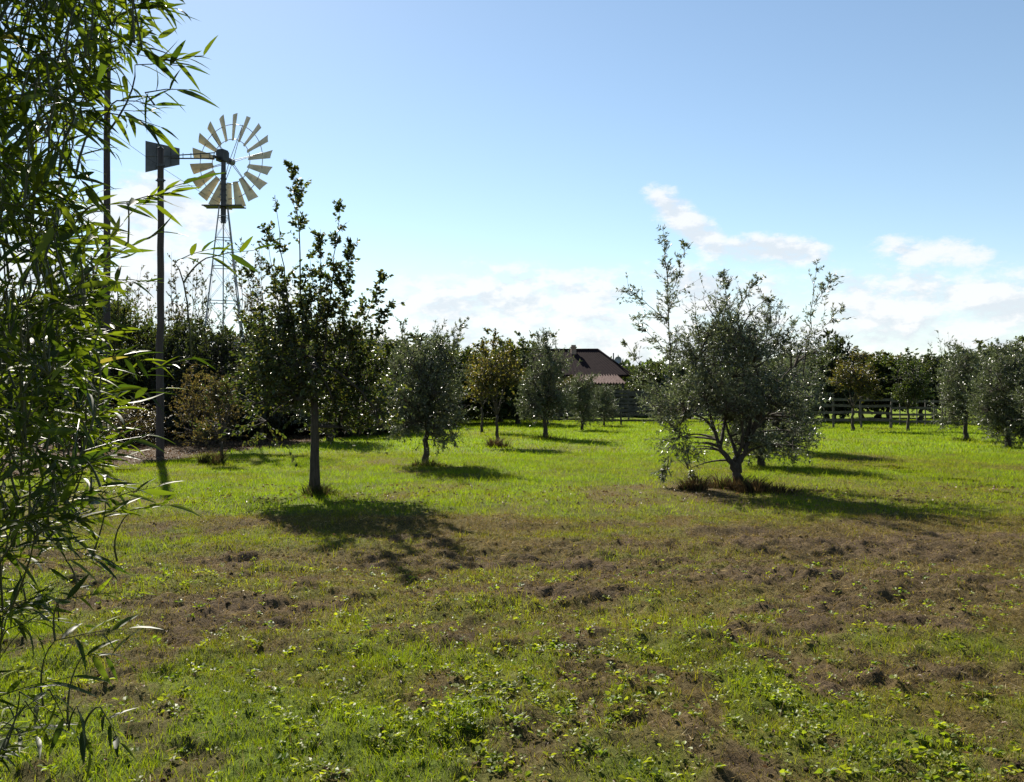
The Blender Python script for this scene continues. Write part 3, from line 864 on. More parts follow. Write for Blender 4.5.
# slender saplings with thin upright twigs
def sapling(seed, cols):
    r = np.random.default_rng(seed)
    sh = []
    for i_ in range(9):
        a_ = r.normal(size=2) * .22; b_ = a_ + r.normal(size=2) * .42
        sh.append(((a_[0], a_[1], 1.2 + r.random()), (b_[0], b_[1], 4.0 + 1.5 * r.random()), .014, 100))
    return grow(seed, [(0, 0, 0), (.02, 0, 1), (0, 0, 2.4)], .06, [(0, 0, 2.6, .55, .55, 1.3, 1)], 7, 20, 110, .35, 8, .07, .03, cols, .9, shoots=sh, wide=True, twig_r=.005)


PG = 'slender saplings by the wind pump'


def sap(kind, label, px, d, top, width, rz, seed, cols, group=PG):
    place(kind, 'sapling', label, 'sapling', lambda: sapling(seed, cols), BROAD, px, None, top, width, 5.4, 1.5, d * (1.3 if d < 40 else 1), rz, group)


sap('sapB', 'thin twiggy sapling just right of the wooden pole', 178, 28.5, 250, 48, .2, 81, AUC)
sap('sapB', 'thin twiggy sapling left of the wooden pole', 140, 30, 262, 50, 1.3, 81, AUC)
sap('sapG', 'sparse sapling touching the left leg of the wind pump tower', 204, 29.5, 254, 40, 2.6, 82, GRC)
sap('sapB', 'sparse sapling between the wind pump tower and the tall slim fruit tree', 254, 29, 226, 52, 3.1, 81, AUC)
sap('sapG', 'lanky sapling standing far off above the tree row at the right', 945, 74, 330, 22, 4.0, 82, GRC, None)

# a small shrubby tree with a tuft at its foot, on the left of the lawn
tree('fruit_tree', 'small bushy young tree with thick tuft at its foot, right of the wooden pole', 'fruit tree',
     grow(91, [(0, 0, 0), (.03, 0, .3), (0, 0, .5)], .05, [(0, 0, 1.3, .55, .55, .7, 1), (-.25, 0, 1.0, .4, .4, .4, .8), (.3, 0, 1.1, .4, .4, .4, .8)], 7, 30, 170, .25, 10, .075, .03, BRC + GRC[:1], .6, wide=True, gap_t=0.0, twig_r=.004), at_px(221, 461), BROAD, group=FG)


# tufts of long dead grass at tree feet
def tuft(label, px, py, rx, h, n, seed, green=.2, dd=0.0):
    rng = np.random.default_rng(seed)
    L = at_px(px, d=D(py) + dd)
    acc = Acc()
    r = rng.random(n) ** .6; th = rng.random(n) * 2 * PI
    cc_ = rng.normal(size=(9, 2)) * .55; cs_ = .25 + .5 * rng.random(9); ch_ = .35 + .9 * rng.random(9); ci_ = rng.integers(0, 9, n)
    qx = cc_[ci_, 0] + r * np.cos(th) * cs_[ci_]; qy = cc_[ci_, 1] + r * np.sin(th) * cs_[ci_]
    p = np.stack([qx * rx * .8, qy * rx * .6, np.zeros(n) - .02], 1)
    out_ = unit(np.stack([np.cos(th), np.sin(th), np.zeros(n)], 1) + .6 * rng.normal(size=(n, 3)) * np.array([1, 1, 0]))
    H = h * (.3 + 1.0 * rng.random((n, 1)) ** 1.5) * (1.1 - .5 * r[:, None]) * ch_[ci_][:, None]
    w_ = .005 + .004 * rng.random((n, 1))
    s = np.stack([-np.sin(th + rng.normal(size=n)), np.cos(th + rng.normal(size=n)), np.zeros(n)], 1)
    mid = p + np.array([0, 0, 1]) * H * .6 + out_ * H * .25; tip = p + np.array([0, 0, 1]) * H * .95 + out_ * H * .75
    v = np.stack([p - s * w_, p + s * w_, mid + s * w_ * .8, mid - s * w_ * .8, tip], 1).reshape(-1, 3)
    isg = rng.random((n, 1)) < green
    cc = np.where(isg, np.array([.07, .10, .02]), np.array([.085, .062, .036])) * (.35 + rng.random((n, 1)))
    o_ = np.arange(n)[:, None] * 5
    acc.add(v, o_ + np.array([0, 1, 2, 3]), np.repeat(cc, 5, 0))
    acc.f.append(acc.f[-1][:, :1] + np.array([3, 2, 4])); acc.m.append(np.zeros(n, np.int32))
    tag(link('grass_tuft', acc.mesh('grass_tuft', STRAW), None, L), label, 'grass tuft', 'tufts at the feet of the trees')


tuft('wide tangled brown tuft around the foot of the large forked olive', 735, 489, .72, .34, 2600, 1, .12, -.1)
tuft('dark green and brown tuft round the thick dark trunk of the rounded olive', 427, 466, .42, .26, 900, 2, .5)
tuft('brown mound of dead grass under the small yellowing fruit tree', 497, 447, .5, .36, 900, 3, .05)
tuft('low green tuft at the foot of the sweeping olive before the house', 545, 439, .8, .3, 900, 4, .6)
tuft('thick dark tuft around the small bushy young tree right of the wooden pole', 221, 463, .42, .38, 1200, 5, .35)
tuft('low ragged tuft at the base of the tall slim fruit tree', 314, 496, .34, .24, 700, 6, .6)
tuft('grassy tuft under the olive just right of the wooden fence end', 967, 441, .5, .22, 500, 7, .7)
# ------------------------------------------------------------------ wind pump
def wind_pump():
    d0 = 28.0
    bx, by, _ = at_px(223, d=d0)
    root = thing('wind_pump', 'steel wind pump with a many bladed wheel, dark tail vane and slender lattice tower', 'wind pump', (bx, by, 0))
    HZ = Zat(158, d0)                    # height of the wheel axis
    # tower
    a = Acc()
    topz = Zat(207, d0); th_, bh = 0.13, 0.95
    cs = [(-1, -1), (1, -1), (1, 1), (-1, 1)]
    ang = math.radians(20); ca, sa = math.cos(ang), math.sin(ang)
    def leg(k, z):
        h = bh + (th_ - bh) * (z / topz)
        x, y = cs[k][0] * h, cs[k][1] * h
        return np.array([x * ca - y * sa, x * sa + y * ca, z])
    for k in range(4):
        bar(a, leg(k, -.3), leg(k, topz), .03, .03)
    zs = [0.4, 1.9, 3.3, 4.6, 5.7, 6.6, 7.3]
    for i_, z in enumerate(zs):
        for k in range(4):
            bar(a, leg(k, z), leg((k + 1) % 4, z), .022, .022)
            if i_ < len(zs) - 1:
                bar(a, leg(k, z), leg((k + 1) % 4, zs[i_ + 1]), .008, .008)
                bar(a, leg((k + 1) % 4, z), leg(k, zs[i_ + 1]), .008, .008)
    link('tower', a.mesh('tower', GALV), root)
    # pump rod up the middle
    a = Acc(); tube(a, [(0, 0, 0), (0, 0, topz)], .02, 6); link('pump_rod', a.mesh('pump_rod', GALV), root)
    # mast pipe over the tower, platform
    a = Acc(); tube(a, [(0, 0, topz - .5), (0, 0, topz + .1), (0, 0, topz + .9), (0, 0, HZ - .1)], [.08, .085, .08, .07], 10)
    for k in range(6):
        tube(a, [(0, 0, topz + .2 + k * .17), (0, 0, topz + .24 + k * .17)], .1, 10)
    link('mast', a.mesh('mast', DARKIRON, False), root)
    a = Acc(); box(a, (0.02, 0, topz + .02), (1.22, .30, .02)); box(a, (0.02, -.22, topz + .02), (1.26, .03, .035)); box(a, (0.02, .22, topz + .02), (1.26, .03, .035))
    link('platform', a.mesh('platform', DARKIRON), root)
    # head
    ax = np.array([0.332, 0.943, 0.0]); ax /= np.linalg.norm(ax)
    sd_ = np.array([ax[1], -ax[0], 0.0]); upv = np.array([0, 0, 1.0])
    MM = np.stack([sd_, ax, upv], 1)
    G = np.array([-0.03, 0, HZ + .06])
    a = Acc(); box(a, G, (.26, .32, .32), MM); box(a, G + upv * .18, (.22, .28, .05), MM); tube(a, [G - ax * .2 - upv * .1, G - ax * .42 - upv * .1], .05, 8)
    tube(a, [G + ax * .2 - upv * .06, G + ax * .46 - upv * .06], .055, 8)
    link('gearbox', a.mesh('gearbox', DARKIRON), root)
    # wheel
    R = 47.5 * d0 / F * 1.02
    Hc = G + ax * .42 - upv * .06
    a = Acc(); tube(a, [Hc - ax * .1, Hc + ax * .1], .1, 12)
    for rr in (.47 * R, .78 * R):
        t = np.linspace(0, 2 * PI, 73); ring = Hc + rr * (np.cos(t)[:, None] * sd_ + np.sin(t)[:, None] * upv)
        tube(a, ring, .012, 5, cap=False)
    for k in range(6):
        t = k * PI / 3 + .15; e = Hc + .8 * R * (math.cos(t) * sd_ + math.sin(t) * upv)
        tube(a, [Hc + ax * .08, e], .011, 5); tube(a, [Hc - ax * .08, e], .011, 5)
    wheel = link('wheel', a.mesh('wheel', GALV), root)
    be = math.radians(29)
    for k in range(18):
        t = k * 2 * PI / 18 + math.radians(4)
        rad = math.cos(t) * sd_ + math.sin(t) * upv
        tan = -math.sin(t) * sd_ + math.cos(t) * upv
        acc = Acc()
        rs = np.linspace(.44 * R, R, 5); vv = []
        wdir = tan * math.cos(be) + ax * math.sin(be) * SGN
        nrm = np.cross(rad, wdir)
        for r_ in rs:
            f_ = (r_ / R - .44) / .56
            w_ = R * (.10 + .13 * f_)
            for q in (-1, -.5, 0, .5, 1):
                vv.append(Hc + rad * r_ + wdir * w_ * q * .5 + nrm * (.016 * (1 - q * q)))
        vv = np.array(vv); n5 = len(rs)
        th2 = nrm * .002
        fq = [[i_ * 5 + j_, i_ * 5 + j_ + 1, (i_ + 1) * 5 + j_ + 1, (i_ + 1) * 5 + j_] for i_ in range(n5 - 1) for j_ in range(4)]
        acc.add(vv + th2, fq); acc.add(vv - th2, [q[::-1] for q in fq])
        bl = link('blade', acc.mesh('blade', BLADE, True), wheel)
    # tail, folded sideways
    a = Acc()
    sd_ = np.array([0.0, -1.0, 0.0]); ax = np.array([1.0, 0.0, 0.0])
    p0 = G - ax * .25; 
    tube(a, [p0 + upv * .12, G - ax * 1.6 + upv * .03], .018, 6); tube(a, [p0 - upv * .06, G - ax * 1.7 - upv * .06], .022, 6)
    for l in (.4, .7, 1.0, 1.25):
        tube(a, [G - ax * l + upv * .11, G - ax * l - upv * .06], .012, 5)
    tail = link('tail', a.mesh('tail', DARKIRON), root)
    a = Acc()
    l0, l1 = 1.36, 2.44
    Gz = G
    q = [Gz - ax * l0 + upv * .26, Gz - ax * l0 - upv * .26, Gz - ax * l1 - upv * .50, Gz - ax * l1 + upv * .50]
    q = np.array(q); nn = sd_ * .006
    v8 = np.concatenate([q + nn, q - nn])
    a.add(v8, [[0, 1, 2, 3], [7, 6, 5, 4], [0, 4, 5, 1], [1, 5, 6, 2], [2, 6, 7, 3], [3, 7, 4, 0]])
    for l, u0, u1 in ((1.65, -.27, .36), (2.1, -.37, .42)):
        bar(a, Gz - ax * l + upv * u0 + sd_ * .02, Gz - ax * l + upv * u1 + sd_ * .02, .04, .02)
    bar(a, Gz - ax * 1.38 + upv * .03 + sd_ * .02, Gz - ax * 2.42 + upv * .02 + sd_ * .02, .03, .03)
    link('vane', a.mesh('vane', VANE), tail)
    d1 = 36.0; k1 = d1 / d0
    root.scale = (k1, k1, k1); root.location = (X(223, d1), d1, CH * (1 - k1))
    return root, np.array([X(223, d1), d1, CH * (1 - k1) + topz * k1])


SGN = 1.0
VANE = solid_mat('painted_vane', (0.06, 0.065, 0.075), (0.13, 0.135, 0.15), 3, 0.6, 0.1, 0.2)
pump, pump_top = wind_pump()

# ------------------------------------------------------------------ poles
def pole(label, px, d, top, r0, name='wooden_pole', fit=True):
    L = at_px(px, d=d)
    h = Zat(top, d)
    a = Acc()
    zz = np.linspace(-.4, h, 14); rng = np.random.default_rng(int(px))
    P = np.stack([rng.normal(size=14) * .012, rng.normal(size=14) * .012, zz], 1)
    tube(a, P, np.linspace(r0 * 1.15, r0 * .85, 14), 12)
    root = thing(name, label, 'pole', L)
    link('shaft', a.mesh('shaft', POLEWOOD, True), root)
    a = Acc(); tube(a, [(0, 0, h), (0, 0, h + .05)], [r0 * .95, r0 * .4], 12); link('top_cap', a.mesh('top_cap', DARKIRON), root)
    for z in ((h - .5, h - .9) if fit else ()):
        a = Acc(); tube(a, [(0, 0, z), (0, 0, z + .07)], r0 * 1.06, 12); bar(a, (-r0 * 1.4, 0, z + .035), (r0 * 1.4, 0, z + .035), .03)
        link('steel_band', a.mesh('steel_band', DARKIRON), root)
    return root, np.array(L) + np.array([0, 0, h])


p2, t2 = pole('bare wooden pole rising in front of the tail vane of the wind pump', 160, 24.0, 148, .095)
p1, t1 = pole('tallest wooden pole, standing farther left with its top lost among bamboo leaves', 106.5, 33.0, 38, .125)
for nm, A_, B_, sag, lab in (('cable', np.array([t1[0], t1[1], Zat(128, 33)]), pump_top + np.array([0, 0, .1]), .25, 'thin guy cable slanting from the tallest pole to the wind pump tower'),):
    a = Acc(); P = bezier(A_, (A_ + B_) / 2 - np.array([0, 0, sag]), B_, 16); tube(a, P, .008, 5); tag(link(nm, a.mesh(nm, DARKIRON)), lab, 'cable')

# ------------------------------------------------------------------ fences
def fence(label, pts, heights, post_h, every, rail_h, seed, WOOD=WOOD):
    """wooden posts and rails along a polyline"""
    rng = np.random.default_rng(seed)
    A_ = np.array(pts[0], float); B_ = np.array(pts[1], float)
    L = np.linalg.norm(B_ - A_); n = max(1, int(round(L / every)))
    dirv = (B_ - A_) / L
    root = thing('wooden_fence', label, 'fence', (A_[0], A_[1], 0))
    per = np.array([-dirv[1], dirv[0]])
    for k in range(n + 1):
        q = dirv * (k * L / n)
        a = Acc(); lean = rng.normal(size=2) * .03
        tube(a, [(q[0], q[1], -.3), (q[0] + lean[0] * .5, q[1] + lean[1] * .5, post_h * .5), (q[0] + lean[0], q[1] + lean[1], post_h + rng.normal() * .05)], [.06, .055, .05], 8)
        link('post', a.mesh('post', WOOD, False), root)
    for h in heights:
        a = Acc()
        for k in range(n):
            q0 = dirv * (k * L / n) - per * .07; q1 = dirv * ((k + 1) * L / n) - per * .07
            j0, j1 = rng.normal(size=2) * .03
            bar(a, (*(q0 - dirv * .08), h + j0), (*(q1 + dirv * (.08 if k == n - 1 else -.09)), h + j1), .035, rail_h)
        link('rail', a.mesh('rail', WOOD), root)
    return root, dirv, per


f1, dv, pr = fence('wooden post and rail fence with four rails crossing the grass on the right', [(X(806, 47), 47), (X(890, 45.5), 45.5)], (.42, .78, 1.12, 1.44), 1.62, 1.5, .13, 3, FENCEWOOD)
# hurdle-like barred gate at its right end
gt = thing('wooden_gate', 'barred wooden gate panel with upright slats at the right end of the fence', 'gate', (X(891, 45.4), 45.4, 0))
gl = (X(943, 45.0) - X(891, 45.4))
for h in (.36, .70, 1.04, 1.38):
    a = Acc(); bar(a, (0, -.03, h), (gl, -.43, h), .03, .11); link('rail', a.mesh('rail', FENCEWOOD), gt)
for k in range(7):
    q = k / 6
    a = Acc(); bar(a, (.03 + q * (gl - .06), .01 - q * .4, .2 if 0 < k < 6 else -.2), (.03 + q * (gl - .06), .01 - q * .4, 1.46), .075 if k in (0, 6) else .05, .04, up=(0, 1, 0)); link('upright', a.mesh('upright', FENCEWOOD), gt)
fence('dark close boarded wooden fence running below the house and behind the large forked olive', [(X(458, 60), 60), (X(812, 56), 56)], (.5, .74, .98, 1.22, 1.46, 1.70, 1.94), 2.05, 2.2, .19, 5)
fence('low two railed fence in the meadow below the house, before the boarded fence', [(X(548, 52), 52), (X(660, 49), 49)], (.28, .62), .75, 2.4, .1, 8)

# ------------------------------------------------------------------ house
def house():
    d = 74.0
    x0, x1 = X(488, d), X(627, d)
    y0, y1 = d, d + 8.5
    root = thing('farmhouse', 'low farmhouse with dark hipped roof, tiled lean-to porch and a chimney', 'house', (x0, y0, 0))
    Wd = x1 - x0; Dp = y1 - y0
    ez = Zat(375, d); rz_ = Zat(350, d + 4)
    def part(nm, acc, m, par=root, sm=False):
        return link(nm, acc.mesh(nm, m, sm), par)
    # walls with real window and door openings, framed in front
    a = Acc(); box(a, (Wd / 2, Dp / 2, ez / 2 - .1), (Wd - .7, Dp - .7, ez + .0))
    wall = part('wall', a, WALL)
    for (cx_, w_, h_, zb) in ((2.0, .9, 1.2, 1.0), (4.6, .9, 1.2, 1.0), (10.4, .9, 1.2, 1.0)):
        a = Acc(); f = .07; yy = .33
        box(a, (cx_ - w_ / 2 - f / 2, yy, zb + h_ / 2), (f, .1, h_ + 2 * f)); box(a, (cx_ + w_ / 2 + f / 2, yy, zb + h_ / 2), (f, .1, h_ + 2 * f))
        box(a, (cx_, yy, zb + h_ + f / 2), (w_, .1, f)); box(a, (cx_, yy - .04, zb - f / 2), (w_, .2, f)); box(a, (cx_, yy, zb + h_ / 2), (.05, .08, h_))
        wd_ = part('window', a, WOOD)
        a = Acc(); box(a, (cx_, .338, zb + h_ / 2), (w_ - .004, .02, h_ - .004)); part('pane', a, GLASS, wd_)
    a = Acc(); box(a, (7.2, .33, 1.05), (.95, .06, 2.1)); dr = part('door', a, WOOD)
    a = Acc(); tube(a, [(7.55, .3, 1.0), (7.55, .22, 1.0)], .03, 8); part('handle', a, DARKIRON, dr)
    # hipped roof, corrugated by courses
    e = .35; hip = 2.6
    b4 = np.array([[-e, -e, ez], [Wd + e, -e, ez], [Wd + e, Dp + e, ez], [-e, Dp + e, ez]])
    hl = (x1 - x0) - (X(598, d + 4) - x0)
    r2 = np.array([[2.6, Dp / 2, rz_], [Wd - hl, Dp / 2, rz_]])
    a = Acc()
    def slope(A, B, Cc, Dd, n):          # A-B eave, C-D ridge above B and A
        rows = 9; t = np.linspace(0, 1, n); V = []
        for i_ in range(rows):
            s = i_ / (rows - 1)
            L_ = A + (Dd - A) * s; R_ = B + (Cc - B) * s
            Pp = L_ + (R_ - L_) * t[:, None]
            wv = .035 * np.abs(np.sin(t * n * PI / 4)) + .0
            Pp = Pp + np.array([0, 0, 1]) * wv[:, None]
            V.append(Pp)
        V = np.concatenate(V)
        i2 = np.arange(n - 1)[None]; j2 = np.arange(rows - 1)[:, None] * n
        a.add(V, np.stack([j2 + i2, j2 + i2 + 1, j2 + n + i2 + 1, j2 + n + i2], -1).reshape(-1, 4))
    slope(b4[0], b4[1], r2[1], r2[0], 160); slope(b4[1], b4[2], r2[1], r2[1], 100); slope(b4[2], b4[3], r2[0], r2[1], 160); slope(b4[3], b4[0], r2[0], r2[0], 100)
    a.add(b4 - np.array([0, 0, .1]), [[3, 2, 1, 0]])
    for i_ in range(4):
        p_, q_ = b4[i_], b4[(i_ + 1) % 4]; bar(a, p_ - np.array([0, 0, .05]), q_ - np.array([0, 0, .05]), .08, .1)
    for p_, q_ in ((b4[0], r2[0]), (b4[3], r2[0]), (b4[1], r2[1]), (b4[2], r2[1]), (r2[0], r2[1])):
        tube(a, [p_ + np.array([0, 0, .04]), q_ + np.array([0, 0, .06])], .09, 8)
    roof = part('roof', a, ROOF)
    # chimney
    cxp = X(574, d + 3) - x0
    a = Acc(); zt = Zat(348, d + 4); box(a, (cxp, 3.6, (rz_ - .6 + zt) / 2), (.45, .45, zt - rz_ + .6)); box(a, (cxp, 3.6, zt + .04), (.58, .58, .08)); box(a, (cxp, 3.6, zt + .16), (.4, .4, .16))
    part('chimney', a, BRICK, roof)
    # lean-to porch roof of clay pantiles
    xa, xb = X(574, d - 2) - x0, X(624, d - 2) - x0
    zt, zl = Zat(373, d - 1), Zat(383, d - 3)
    n = 220; t = np.linspace(0, 1, n); V = []
    rows = 7
    for i_ in range(rows):
        s = i_ / (rows - 1)
        y_ = -2.9 + 3.1 * s; z_ = zl + (zt - zl) * s
        V.append(np.stack([xa + (xb - xa - .5 * s) * t, np.full(n, y_), z_ + .06 * np.cos(t * (xb - xa) / .24 * 2 * PI)], 1))
    V = np.concatenate(V); a = Acc()
    i2 = np.arange(n - 1)[None]; j2 = np.arange(rows - 1)[:, None] * n
    q = np.stack([j2 + i2, j2 + i2 + 1, j2 + n + i2 + 1, j2 + n + i2], -1).reshape(-1, 4)
    a.add(V, q); a.add(V - np.array([0, 0, .03]), q[:, ::-1])
    part('porch_roof', a, CLAY, root, True)
    for xx in (xa + .15, (xa + xb) / 2, xb - .15):
        a = Acc(); box(a, (xx, -2.7, zl / 2 - .1), (.2, .2, zl + .05)); part('porch_post', a, WOOD)
    # aerial mast and dish
    a = Acc(); ax_ = X(613.5, d + 2) - x0
    tube(a, [(ax_, 2, Zat(372, d + 2)), (ax_, 2, Zat(353, d + 2))], .05, 8)
    an = part('aerial_mast', a, DARKIRON)
    a = Acc(); dx = X(618, d + 2) - x0; dz = Zat(360, d + 2)
    ring = [(r_ * math.cos(t_), r_ * math.sin(t_)) for r_ in (.02, .12, .22, .3) for t_ in np.linspace(0, 2 * PI, 17)[:-1]]
    V = np.array([(dx + u_, 1.9 - .6 * (u_ * u_ + v_ * v_), dz + v_) for u_, v_ in ring])
    fq = [[i_ * 16 + j_, i_ * 16 + (j_ + 1) % 16, (i_ + 1) * 16 + (j_ + 1) % 16, (i_ + 1) * 16 + j_] for i_ in range(3) for j_ in range(16)]
    a.add(V, fq); a.add(V + np.array([0, .02, 0]), [f_[::-1] for f_ in fq]); bar(a, (ax_, 2, dz), (dx, 1.92, dz), .03)
    part('dish', a, GALV, an)
    return root


WALL = solid_mat('plaster_wall', (0.09, 0.07, 0.055), (0.14, 0.11, 0.085), 2.5, 0.9, 0.3)
ROOF = solid_mat('old_roof_tile', (0.014, 0.0095, 0.0105), (0.027, 0.018, 0.0185), 3.5, 1.0, 0.4, spec=0.03)
CLAY = solid_mat('clay_pantile', (0.07, 0.047, 0.042), (0.16, 0.118, 0.108), 3.0, 1.0, 0.3, spec=0.05)
BRICK = solid_mat('chimney_brick', (0.2, 0.13, 0.1), (0.33, 0.25, 0.2), 8, 0.9, 0.4)
GLASS = solid_mat('window_glass', (0.02, 0.025, 0.03), (0.03, 0.035, 0.04), 2, 0.08, 0.0, spec=0.6)
house()

# ------------------------------------------------------------------ far woodland that reads as one mass
rng = np.random.default_rng(404)
fw = Acc()
n = 46000
azm = rng.uniform(-.62, .62, n); rr = rng.uniform(150, 175, n)
hh = 5.0 + 3.0 * fbm(azm * 30, azm * 0 + 3.0, 4, 95) + 1.2 * fbm(azm * 130, azm * 0 + 1.0, 3, 96)
zz = hh * rng.random(n) ** .8
b = np.stack([np.sin(azm) * rr, np.cos(azm) * rr, zz], 1)
d = unit(rng.normal(size=(n, 3)) + np.array([0, 0, .5]))
cc = np.array(DKC + GRC[:2])[rng.integers(0, 5, n)] * (.7 + .6 * rng.random((n, 1)))
leaves(fw, b, d, .7 + .5 * rng.random(n), .45, cc, rng, wide=True)
tag(link('distant_woodland', fw.mesh('distant_woodland', BROAD)), 'far dark treeline closing the horizon behind the orchard', 'woodland', kind='stuff')
# ------------------------------------------------------------------ bamboo at the left edge
def bamboo():
    rng = np.random.default_rng(2024)
    root = thing('bamboo', 'leafy green bamboo clump leaning in from the left edge', 'bamboo', (-2.3, 2.7, 0))
    O = np.array([-2.3, 2.7, 0.0])
    nodes = []; 
    for k in range(15):
        by = 2.3 + rng.normal() * .5; bx = X(-150, by) - .1 + rng.normal() * .28 
        tz = 2.2 + 1.9 * rng.random()
        tip = np.array([min(bx + .35 + .6 * rng.random(), X(10, by)), by + rng.normal() * .35, tz])
        P = bezier(np.array([bx, by, -.05]), np.array([bx + .05, by, tz * .75]), tip, 16)
        acc = Acc(); R = np.linspace(.013, .003, 16)
        # swollen nodes
        PP = []; RR = []
        for i_ in range(15):
            for s_, q_ in ((0, 1.25), (.06, 1.0), (.94, 1.0)):
                PP.append(P[i_] + (P[i_ + 1] - P[i_]) * s_); RR.append(R[i_] * q_)
        PP.append(P[-1]); RR.append(R[-1])
        tube(acc, np.array(PP) - O, np.array(RR), 8)
        link('culm', acc.mesh('culm', CULM, True), root); nodes.append(P[3:])
    nodes = np.concatenate(nodes)
    ex = [(0, 165), (50, 150), (100, 128), (150, 108), (200, 106), (250, 125), (300, 130), (350, 150), (400, 148), (450, 138), (500, 112), (550, 98), (600, 92), (650, 82), (700, 60), (760, 15), (800, 0)]
    ey = np.array([e[0] for e in ex]); exx = np.array([e[1] for e in ex])
    S = []
    while len(S) < 2150:
        py = rng.uniform(-330, 770); px = rng.uniform(-190, 170)
        e = np.interp(py, ey, exx) - 34 if py > 0 else 150 + py * .15
        t = px / max(e, 1)
        if t > 1.0: continue
        pr_ = (1.0 if t < .5 else 1.0 - 1.6 * (t - .5)) * (1.0 if py < 470 else   .8 if py < 620 else .5)
        if py < 190: pr_ *= 1.15
        pr_ *=   .12 + 1.6 * float(sstep(.42, .56, fbm(np.array([px / 34.]), np.array([py / 34.]), 2, 303))[0])
        if py < 140 and px < 80: pr_ += .35
        if rng.random() > pr_: continue
        S.append((px, py, rng.uniform(1.55, 2.7), None))
    # the sprays that stand out against sky and lawn
    for px, py, d, ang in ((168, 64, 1.9, .1), (205, 60, 1.9, .05), (150, 100, 1.8, -.05), (178, 92, 1.8, .1), (140, 112, 1.7, -.25), (128, 205, 1.9, .1), (160, 202, 1.9, .15), (185, 196, 1.9, .3),
                           (208, 262, 2.0, .35), (240, 258, 2.0, .2), (150, 280, 1.9, -.1), (130, 265, 1.9, .5), (168, 378, 2.0, .35), (150, 355, 2.0, -.2), (128, 395, 1.9, .1), (140, 500, 1.9, .25), (165, 510, 1.9, .1),
                           (110, 520, 1.8, .2), (95, 600, 1.8, .1), (85, 690, 1.7, -1.2), (112, 705, 1.7, -1.3), (135, 706, 1.7, -1.1), (60, 700, 1.7, -1.3), (20, 700, 1.5, .25), (120, 30, 1.8, .2), (150, 15, 1.8, .3), (135, 50, 1.9, 0), (160, 8, 1.8, -.1), (100, 560, 1.9, 0), (90, 640, 1.8, .1), (118, 655, 1.8, -.1)):
        S.append((px - 34, py, d, ang))
    tw = Acc(); lf = Acc()
    LB, LD, LL, LN = [], [], [], []
    paths = []
    S.sort(key=lambda s_: s_[0] + 40 * rng.random())
    for (px, py, d, ang) in S:
        p = np.array([X(px, d), d, Zat(py, d)])
        if p[2] < .12: continue
        cand = nodes[(nodes[:, 2] < p[2] + .25)]
        dist = np.linalg.norm(cand - p, axis=1) + np.maximum(.25 - (p[2] - cand[:, 2]), 0) * .8
        A = cand[int(dist.argmin())]
        out_ = np.array([p[0] - A[0], p[1] - A[1], 0]); out_ /= np.linalg.norm(out_) + 1e-6
        if ang is None:
            dr = unit(out_ * .8 + np.array([.35, 0, 0]) + rng.normal(size=3) * np.array([.55, .6, .6]) + np.array([0, 0, .12]))
        else:
            dr = unit(np.array([math.cos(ang), rng.normal() * .25, math.sin(ang)]))
        Lb = .07 + .08 * rng.random()
        e = p + dr * Lb
        mid = (A + p) / 2 + np.array([0, 0, .2 * np.linalg.norm(p - A)]) + rng.normal(size=3) * .12 * np.linalg.norm(p - A)
        P1 = bezier(A, mid, p, 6); P = np.concatenate([P1, [p + dr * Lb * .5 + np.array([0, 0, .004]), e]])
        paths.append(P); nodes = np.concatenate([nodes, P[3:]])
        nl = rng.integers(4, 8) if ang is None else rng.integers(5, 8)
        pl = unit(np.cross(dr, np.array([0, 0, 1.0]) + .5 * rng.normal(size=3)))
        for k in range(nl):
            t = (k + .5) / nl
            side = 1 if k % 2 else -1
            b = p + dr * Lb * t if k < nl - 1 else e
            sp = .85 * (1 - .35 * t) if k < nl - 1 else .08
            ld = unit(dr * (.65 + .35 * t) + pl * side * sp + rng.normal(size=3) * .32 + np.array([0, 0, -.05]))
            LB.append(b); LD.append(ld); LL.append((.042 + .048 * rng.random()) * (1.0 if k < nl - 1 else .9)); LN.append(unit(np.array([0, 0, 1.0]) + rng.normal(size=3) * .6))
    paths = np.array(paths) - O
    many_tubes(tw, paths, np.array([.0028, .0026, .0022, .002, .0017, .0014, .001, .0006]), 4)
    LB = np.array(LB) - O; LD = np.array(LD); LL = np.array(LL); LN = np.array(LN)
    n = len(LB)
    s = unit(np.cross(LD, LN)); nn = np.cross(s, LD)
    W_ = LL * (.14 + .05 * rng.random(n))
    tt = [0, .12, .32, .6, .85, 1.0]; pw = [.06, .72, 1.0, .78, .36, .0]
    bend = .10 + .22 * rng.random(n)
    rows = []
    for t, w_ in zip(tt, pw):
        c = LB + LD * (LL * t)[:, None] - nn * (bend * LL * t * t)[:, None]
        hw = (W_ * w_ * .5)[:, None]
        rows += [c + s * hw + nn * hw * .35, c, c - s * hw + nn * hw * .35]
    V = np.stack(rows, 1).reshape(-1, 3)
    fq = np.array([[i_ * 3 + j_, i_ * 3 + j_ + 1, (i_ + 1) * 3 + j_ + 1, (i_ + 1) * 3 + j_] for i_ in range(5) for j_ in range(2)])
    fcs = (np.arange(n)[:, None, None] * 18 + fq[None]).reshape(-1, 4)
    r = rng.random((n, 1))
    cc = (np.array([.028, .048, .009]) * (1 - r ** 1.6) + np.array([.125, .15, .016]) * r ** 1.6) * (.85 + .3 * rng.random((n, 1)))
    old = rng.random((n, 1)) < .006
    cc = np.where(old, np.array([.2, .16, .06]), cc)
    lf.add(V, fcs, np.repeat(cc, 18, 0))
    link('branches', tw.mesh('branches', CULM, True), root)
    link('foliage', lf.mesh('foliage', BAMBOO, True), root)


